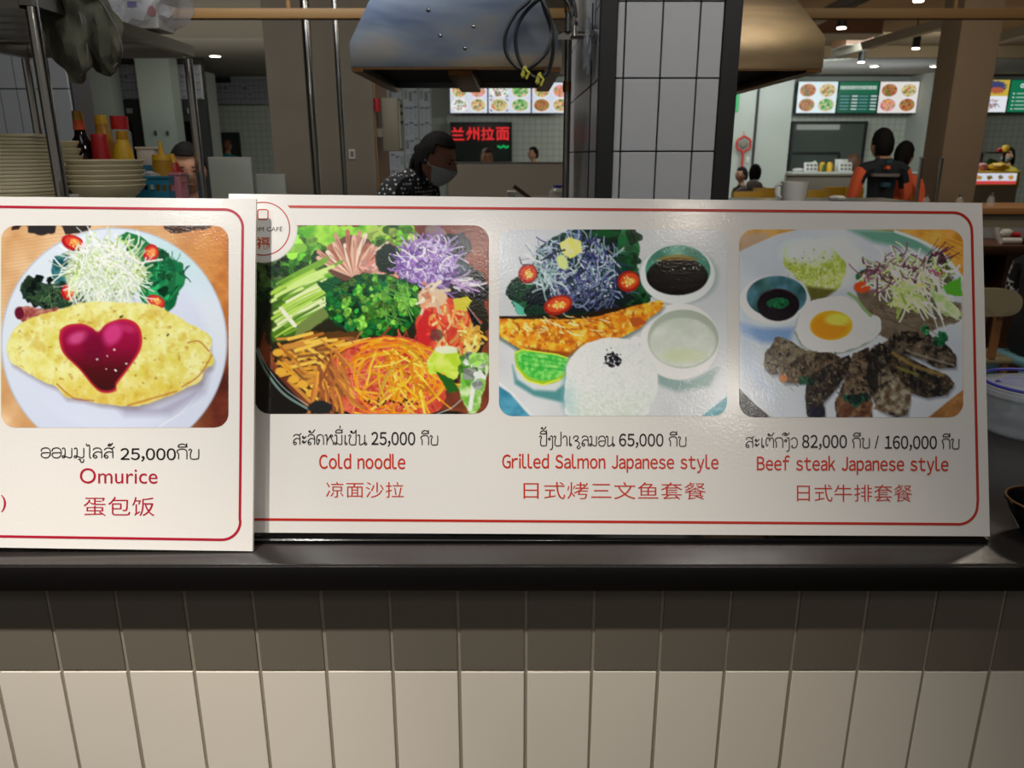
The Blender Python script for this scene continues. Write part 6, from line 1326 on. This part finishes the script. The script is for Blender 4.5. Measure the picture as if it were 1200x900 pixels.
def person(name_label, x, y, zfeet, rz, H, top, bottom, skin=None, hair=None, hstyle='short', seated=False, head_rot=(0, 0, 0), arms='down', mask=None, female=False, headscale=1.0, sleeve=None, lean=0.0, bun=False, duck=0.0):
    k = H / 1.7; t = thing('person', name_label, 'person', (x, y, zfeet), rz); skin = skin or M['skin']; hair = hair or M['hair']; sh = .165 if female else .19
    zo = 0.0 if not seated else -.36   # pelvis drop
    P = {}; V = []; Rr = []; E = []
    def add(n, co, r, par=None):
        V.append(Vector(co) * k); Rr.append(tuple(q * k for q in r) if isinstance(r, tuple) else r * k); P[n] = len(V) - 1
        if par: E.append((P[par], P[n]))
    ly = -lean
    add('pel', (0, 0, .93 + zo), (.15, .11)); add('sp', (0, ly * .3, 1.1 + zo), (.135, .1), 'pel'); add('ch', (0, ly * .7, 1.3 + zo), (.15, .105), 'sp'); add('nb', (0, ly, 1.42 + zo), (.085, .07), 'ch'); add('nk', (0, ly * 1.05 - .01 - duck * .5, 1.49 + zo - duck * .4), .054, 'nb'); add('hd', (0, ly * 1.1 - .01 - duck, 1.545 + zo - duck), .052, 'nk')
    for s, n in ((-1, 'L'), (1, 'R')):
        add('s' + n, (s * sh * .98, ly, 1.385 + zo), .07, 'nb')
        if arms == 'down': e, w = (s * (sh + .055), ly + .02, 1.12 + zo), (s * (sh + .05), ly - .08, .88 + zo)
        elif arms == 'front': e, w = (s * (sh + .05), ly + .0, 1.13 + zo), (s * .10, ly - .26, 1.12 + zo)
        else: e, w = (s * (sh + .04), ly - .1, 1.16 + zo), (s * .14, ly - .34, 1.16 + zo)
        add('e' + n, e, .044, 's' + n); add('w' + n, w, .028, 'e' + n)
        d = (Vector(w) - Vector(e)).normalized(); hd = Vector(w) + d * .05; add('h' + n, hd, (.036, .02), 'w' + n)
        sd = Vector((0, 0, 1)).cross(d); sd = Vector((0, 1, 0)) if sd.length < .3 else sd.normalized()
        for q, ln in ((-.027, .062), (-.009, .072), (.009, .068), (.027, .052)):
            add('f%s%g' % (n, q), hd + sd * q + d * .03, .009, 'h' + n); add('g%s%g' % (n, q), hd + sd * q + d * (.03 + ln * .6) + Vector((0, 0, -.008)), .008, 'f%s%g' % (n, q)); add('i%s%g' % (n, q), hd + sd * q + d * (.03 + ln) + Vector((0, 0, -.022)), .007, 'g%s%g' % (n, q))
        add('t' + n, Vector(w) + d * .03 - sd * .034, .011, 'h' + n); add('u' + n, Vector(w) + d * .075 - sd * .05, .009, 't' + n)
        add('p' + n, (s * .09, 0, .86 + zo), .095, 'pel')
        if seated: kn, an = (s * .11, -.42, .49), (s * .11, -.4, .1)
        else: kn, an = (s * .10, -.01, .48), (s * .10, .03, .1)
        add('k' + n, kn, .058, 'p' + n); add('a' + n, an, .04, 'k' + n); add('o' + n, (an[0], an[1] - .15, .035), (.038, .03), 'a' + n)
    me = skin_mesh(V, E, Rr, 1)
    bm = NB(); bm.from_mesh(me); bpy.data.meshes.remove(me)
    zneck = (1.475 + zo) * k; zw = (.98 + zo) * k; wl = [V[P['wL']], V[P['wR']]]; el = [V[P['eL']], V[P['eR']]]
    for f in bm.faces:
        c = f.calc_center_median(); near = min((c - q).length for q in wl); arm = abs(c.x) > (sh + .002) * k and c.z > .95 * k + zo * k
        hidx = 0
        if c.z > zneck: hidx = 0
        elif near < .12 * k and (abs(c.x) > .12 * k or c.y < -.2 * k): hidx = 0
        elif sleeve and min((c - q).length for q in el) < .13 * k: hidx = 0 if sleeve == 'short' else 4
        elif c.z < .12 * k and not seated: hidx = 3
        elif c.z < .12 * k: hidx = 3
        elif c.z < zw and not arm: hidx = 2
        elif arm and sleeve and c.z > zw: hidx = 4 if sleeve != 'short' else 1
        else: hidx = 1
        f.material_index = hidx
    nb0 = len(bm.faces)
    hs = .235 * k * headscale; hc = V[P['hd']] + Vector((0, -.012, .075)) * k * headscale; R = Euler(head_rot).to_matrix()
    head_bm(bm, hc, hs, R); bm.faces.ensure_lookup_table()
    for f in bm.faces[nb0:]: f.material_index = 0
    mats = [skin, top, bottom, M['shoe'], top if not isinstance(sleeve, bpy.types.Material) else sleeve]
    if isinstance(sleeve, bpy.types.Material):
        pass
    obj('body', bm, mats, t, local=True)
    # eyes, brows, lips
    for nm, pts, r_, m_ in (('eye', ((-.135, -.375, .035), (.135, -.375, .035)), (.05, .02, .018), M['hair']), ('eyebrow', ((-.135, -.40, .115), (.135, -.40, .115)), (.075, .02, .012), hair)):
        for q in pts:
            bm = NB(); e = bmesh.ops.create_uvsphere(bm, u_segments=12, v_segments=8, radius=1)
            for v in e['verts']: v.co = hc + R @ (Vector((q[0] + r_[0] * v.co.x, q[1] + r_[1] * v.co.y, q[2] + r_[2] * v.co.z)) * hs)
            obj(nm, bm, m_, t, local=True)
    if not mask:
        bm = NB(); e = bmesh.ops.create_uvsphere(bm, u_segments=12, v_segments=8, radius=1)
        for v in e['verts']: v.co = hc + R @ (Vector((.09 * v.co.x, -.385 + .03 * v.co.y, -.24 + .026 * v.co.z)) * hs)
        obj('mouth', bm, M['lip'], t, local=True)
    # hair cap
    from mathutils import noise
    bm = NB(); e = bmesh.ops.create_uvsphere(bm, u_segments=32, v_segments=24, radius=1); kill = []
    for v in e['verts']:
        x_, y_, z_ = v.co
        if z_ < (-.62 if y_ > .25 else (.0 if y_ > -.1 else (.24 if y_ > -.3 else .52))) - (.2 if (female or hstyle == 'long') and y_ > -.1 else 0): kill.append(v)
        w = 1.13 + .05 * noise.noise(v.co * 5); v.co = hc + R @ (Vector((x_ * .33 * w, y_ * .41 * w + .015, z_ * .5 * (w + .02))) * hs)
    bmesh.ops.delete(bm, geom=kill, context='VERTS')
    r2 = bmesh.ops.solidify(bm, geom=bm.faces[:], thickness=.012 * k); obj('hair', bm, hair, t, local=True)
    if hstyle == 'long':
        bm = NB(); b0 = lambda a, b_, c_: hc + R @ (Vector((a, b_, c_)) * hs)
        loft(bm, [b0(0, .33, .12), b0(0, .42, -.15), b0(0, .44, -.45), b0(0, .42, -.75), b0(0, .40, -.95)], [.20 * hs / .235 * .235 * 4.2 * .25, .22 * hs, .20 * hs, .16 * hs, .06 * hs], [.14 * hs, .15 * hs, .13 * hs, .1 * hs, .04 * hs], 12); obj('ponytail', bm, hair, t, local=True)
    if bun:
        bm = NB(); c = hc + R @ (Vector((0, .40, .1)) * hs); blob(bm, c, (.17 * hs, .17 * hs, .15 * hs), 3, .2, 2, 4); obj('hair_bun', bm, hair, t, local=True)
    if mask:
        bm = NB(); e = bmesh.ops.create_uvsphere(bm, u_segments=28, v_segments=20, radius=1); kill = []
        for v in e['verts']:
            x_, y_, z_ = v.co
            if y_ > -.12 or z_ > .0 - .1 * abs(x_) or z_ < -.93: kill.append(v)
            w = .36 * (1 - .30 * max(0, -z_) ** 1.6); v.co = hc + R @ (Vector((x_ * w, y_ * .46 - .075 * math.exp(-(x_ / .3) ** 2 - ((z_ + .15) / .4) ** 2), z_ * .53)) * hs)
        bmesh.ops.delete(bm, geom=kill, context='VERTS'); bmesh.ops.solidify(bm, geom=bm.faces[:], thickness=.003); obj('face_mask', bm, mask, t, local=True)
        bm = NB()
        for s_ in (-1, 1): tube(bm, smooth_pts([hc + R @ (Vector(q) * hs) for q in ((s_ * .30, -.16, -.12), (s_ * .35, -.02, -.06), (s_ * .37, .07, .0))], 4), .0022, 5)
        obj('mask_strap', bm, mask, t, local=True)
    return t

def place(label, px, pytop, Y, rz, top, bottom, seated=False, **k):
    p = W(px, pytop, Y); tot = 1.742 if not seated else 1.382; hs = k.get('headscale', 1); tot += (hs - 1) * .19 - k.get('duck', 0)
    return person(label, p.x, Y, 0, math.radians(rz), 1.7 * p.z / tot, top, bottom, seated=seated, **k)
T = M['trousers']
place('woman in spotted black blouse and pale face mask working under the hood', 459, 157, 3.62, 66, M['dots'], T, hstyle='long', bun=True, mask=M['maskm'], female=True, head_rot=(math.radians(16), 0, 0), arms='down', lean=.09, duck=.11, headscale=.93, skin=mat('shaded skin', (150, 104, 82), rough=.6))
place("person with short black hair whose face shows behind the rack's right post", 217, 169, 3.9, 22, M['sheet'], T, mask=None, head_rot=(math.radians(8), 0, 0), headscale=1.12, arms='front')
place('person with light brown hair and teal shirt in the far small window', 265, 164, 15.2, 160, M['tealc'], T, hair=M['hairb'], headscale=.85)
place('person with reddish hair whose head shows above the grey partition', 570, 174.5, 9.2, 10, M['black'], T, hair=mat('reddish hair', (70, 34, 26), rough=.6), female=True, headscale=.95)
place('black haired boy in dark shirt facing left below the menu screens', 626, 172.5, 13.6, -70, M['black'], T, headscale=.95)
vm = place('man in navy vest with orange sleeves seen from behind', 1041, 151, 6.5, 186, M['vest'], T, sleeve=M['orangec'], arms='front', headscale=1.0, duck=.045)
vm_body = [c for c in vm.children if c.name.startswith('body')][0]; vm_body.data.materials[4] = M['orangec']
# print on the back of the vest (world placement, back surface faces the camera)
def back_print(name, px0, px1, py0, py1, m, Y=6.36):
    a, b = W(px0, 200, Y), W(px1, 200, Y); z1, z0 = W(600, py0, Y).z, W(600, py1, Y).z; bm = NB(); n = 10
    V = []
    for i in range(n + 1):
        x = a.x + (b.x - a.x) * i / n; d = (x - vm.location.x) / .19
        V.append((bm.verts.new((x, Y + .09 * d * d, z0)), bm.verts.new((x, Y + .09 * d * d, z1))))
    for i in range(n): bm.faces.new((V[i][0], V[i + 1][0], V[i + 1][1], V[i][1]))
    r = bmesh.ops.extrude_face_region(bm, geom=bm.faces[:]); bmesh.ops.translate(bm, verts=[v for v in r['geom'] if isinstance(v, bmesh.types.BMVert)], vec=(0, .05, 0))
    bmesh.ops.translate(bm, verts=bm.verts, vec=-vm.location); bmesh.ops.transform(bm, matrix=vm.rotation_euler.to_matrix().to_4x4().inverted(), verts=bm.verts)
    return obj(name, bm, m, vm, smooth=False, local=True)
print_Y = 6.355
for i in range(13): back_print('back_lettering', 1026.5 + i * 2.35, 1028.4 + i * 2.35, 203.6, 207, M['greyc'], print_Y)
MT = mat('dark teal print', (22, 62, 76), rough=.85)
back_print('back_emblem', 1039, 1043, 194.5, 198, M['orangep'], print_Y); back_print('back_motif', 1038.5, 1044.5, 187, 191, MT, print_Y + .004)
back_print('back_motif', 1037, 1046, 214, 219, MT, print_Y)
place('woman with dark tied hair in orange top beside the vest man', 1061, 166, 6.72, 130, M['orangec'], T, hstyle='long', female=True, headscale=.95, arms='front')
place('seated man in grey hooded jacket seen from behind near the pier', 886, 193, 10.2, 165, M['greyc'], T, seated=True, headscale=.9, arms='front', lean=.08)
place('seated person in dark brown top facing the grey hooded man', 871, 196, 11.5, -80, mat('dark brown cloth', (52, 36, 32), rough=.9), T, seated=True, headscale=.9, arms='front')
place('vendor in yellow shirt and dark apron behind the display case', 1184, 173, 11.7, -70, M['yellowc'], M['black'], female=True, hstyle='long', arms='front', mask=M['maskm'])
pb = place('seated person in black with checked sleeve at the right edge', 1236, 240, 4.1, 90, M['black'], M['black'], seated=True, arms='front', sleeve=M['check'])
[c for c in pb.children if c.name.startswith('body')][0].data.materials[4] = M['check']
# hood and mask extras
gh = [o for o in COL.objects if o.get('label', '').startswith('seated man in grey hooded')][0]
bm = NB(); blob(bm, (0, .06, 1.12), (.10, .08, .07), 3, .2, 2); obj('hood', bm, M['greyc'], gh, local=True)
# stove and table under the hoods, benches for the seated pair
sv = thing('stove', 'steel stove unit under the left hood, hidden by the boards', 'stove', (W(540, 200, 2.8).x, 2.8, 0))
a, b = W(430, 200, 2.6).x, W(650, 200, 2.6).x
box('stove_body', a, b, 2.5, 2.98, .08, .86, M['steel'], sv, .004); box('cooktop', a - .01, b + .01, 2.49, 2.99, .861, .89, M['blackmetal'], sv, .003)
for x in (a + .05, b - .05):
    for y in (2.55, 2.93): box('leg', x - .02, x + .02, y - .02, y + .02, 0, .08, M['steel'], sv)
for (px, Y, lb) in ((886, 10.3, 'brown stool under the grey hooded man'), (871, 11.6, 'brown stool under the person in dark brown')):
    x = W(px, 200, Y).x; s_ = thing('stool', lb, 'stool', (x, Y - .1, 0)); bm = NB(); tube(bm, [(0, 0, .38), (0, 0, .42)], .16, 20); obj('seat', bm, M['wood'], s_, local=True)
    for q in (45, 135, 225, 315):
        bm = NB(); c_, d_ = math.cos(math.radians(q)), math.sin(math.radians(q)); tube(bm, [(.15 * c_, .15 * d_, 0), (.11 * c_, .11 * d_, .38)], .015, 8); obj('leg', bm, M['wood'], s_, local=True)
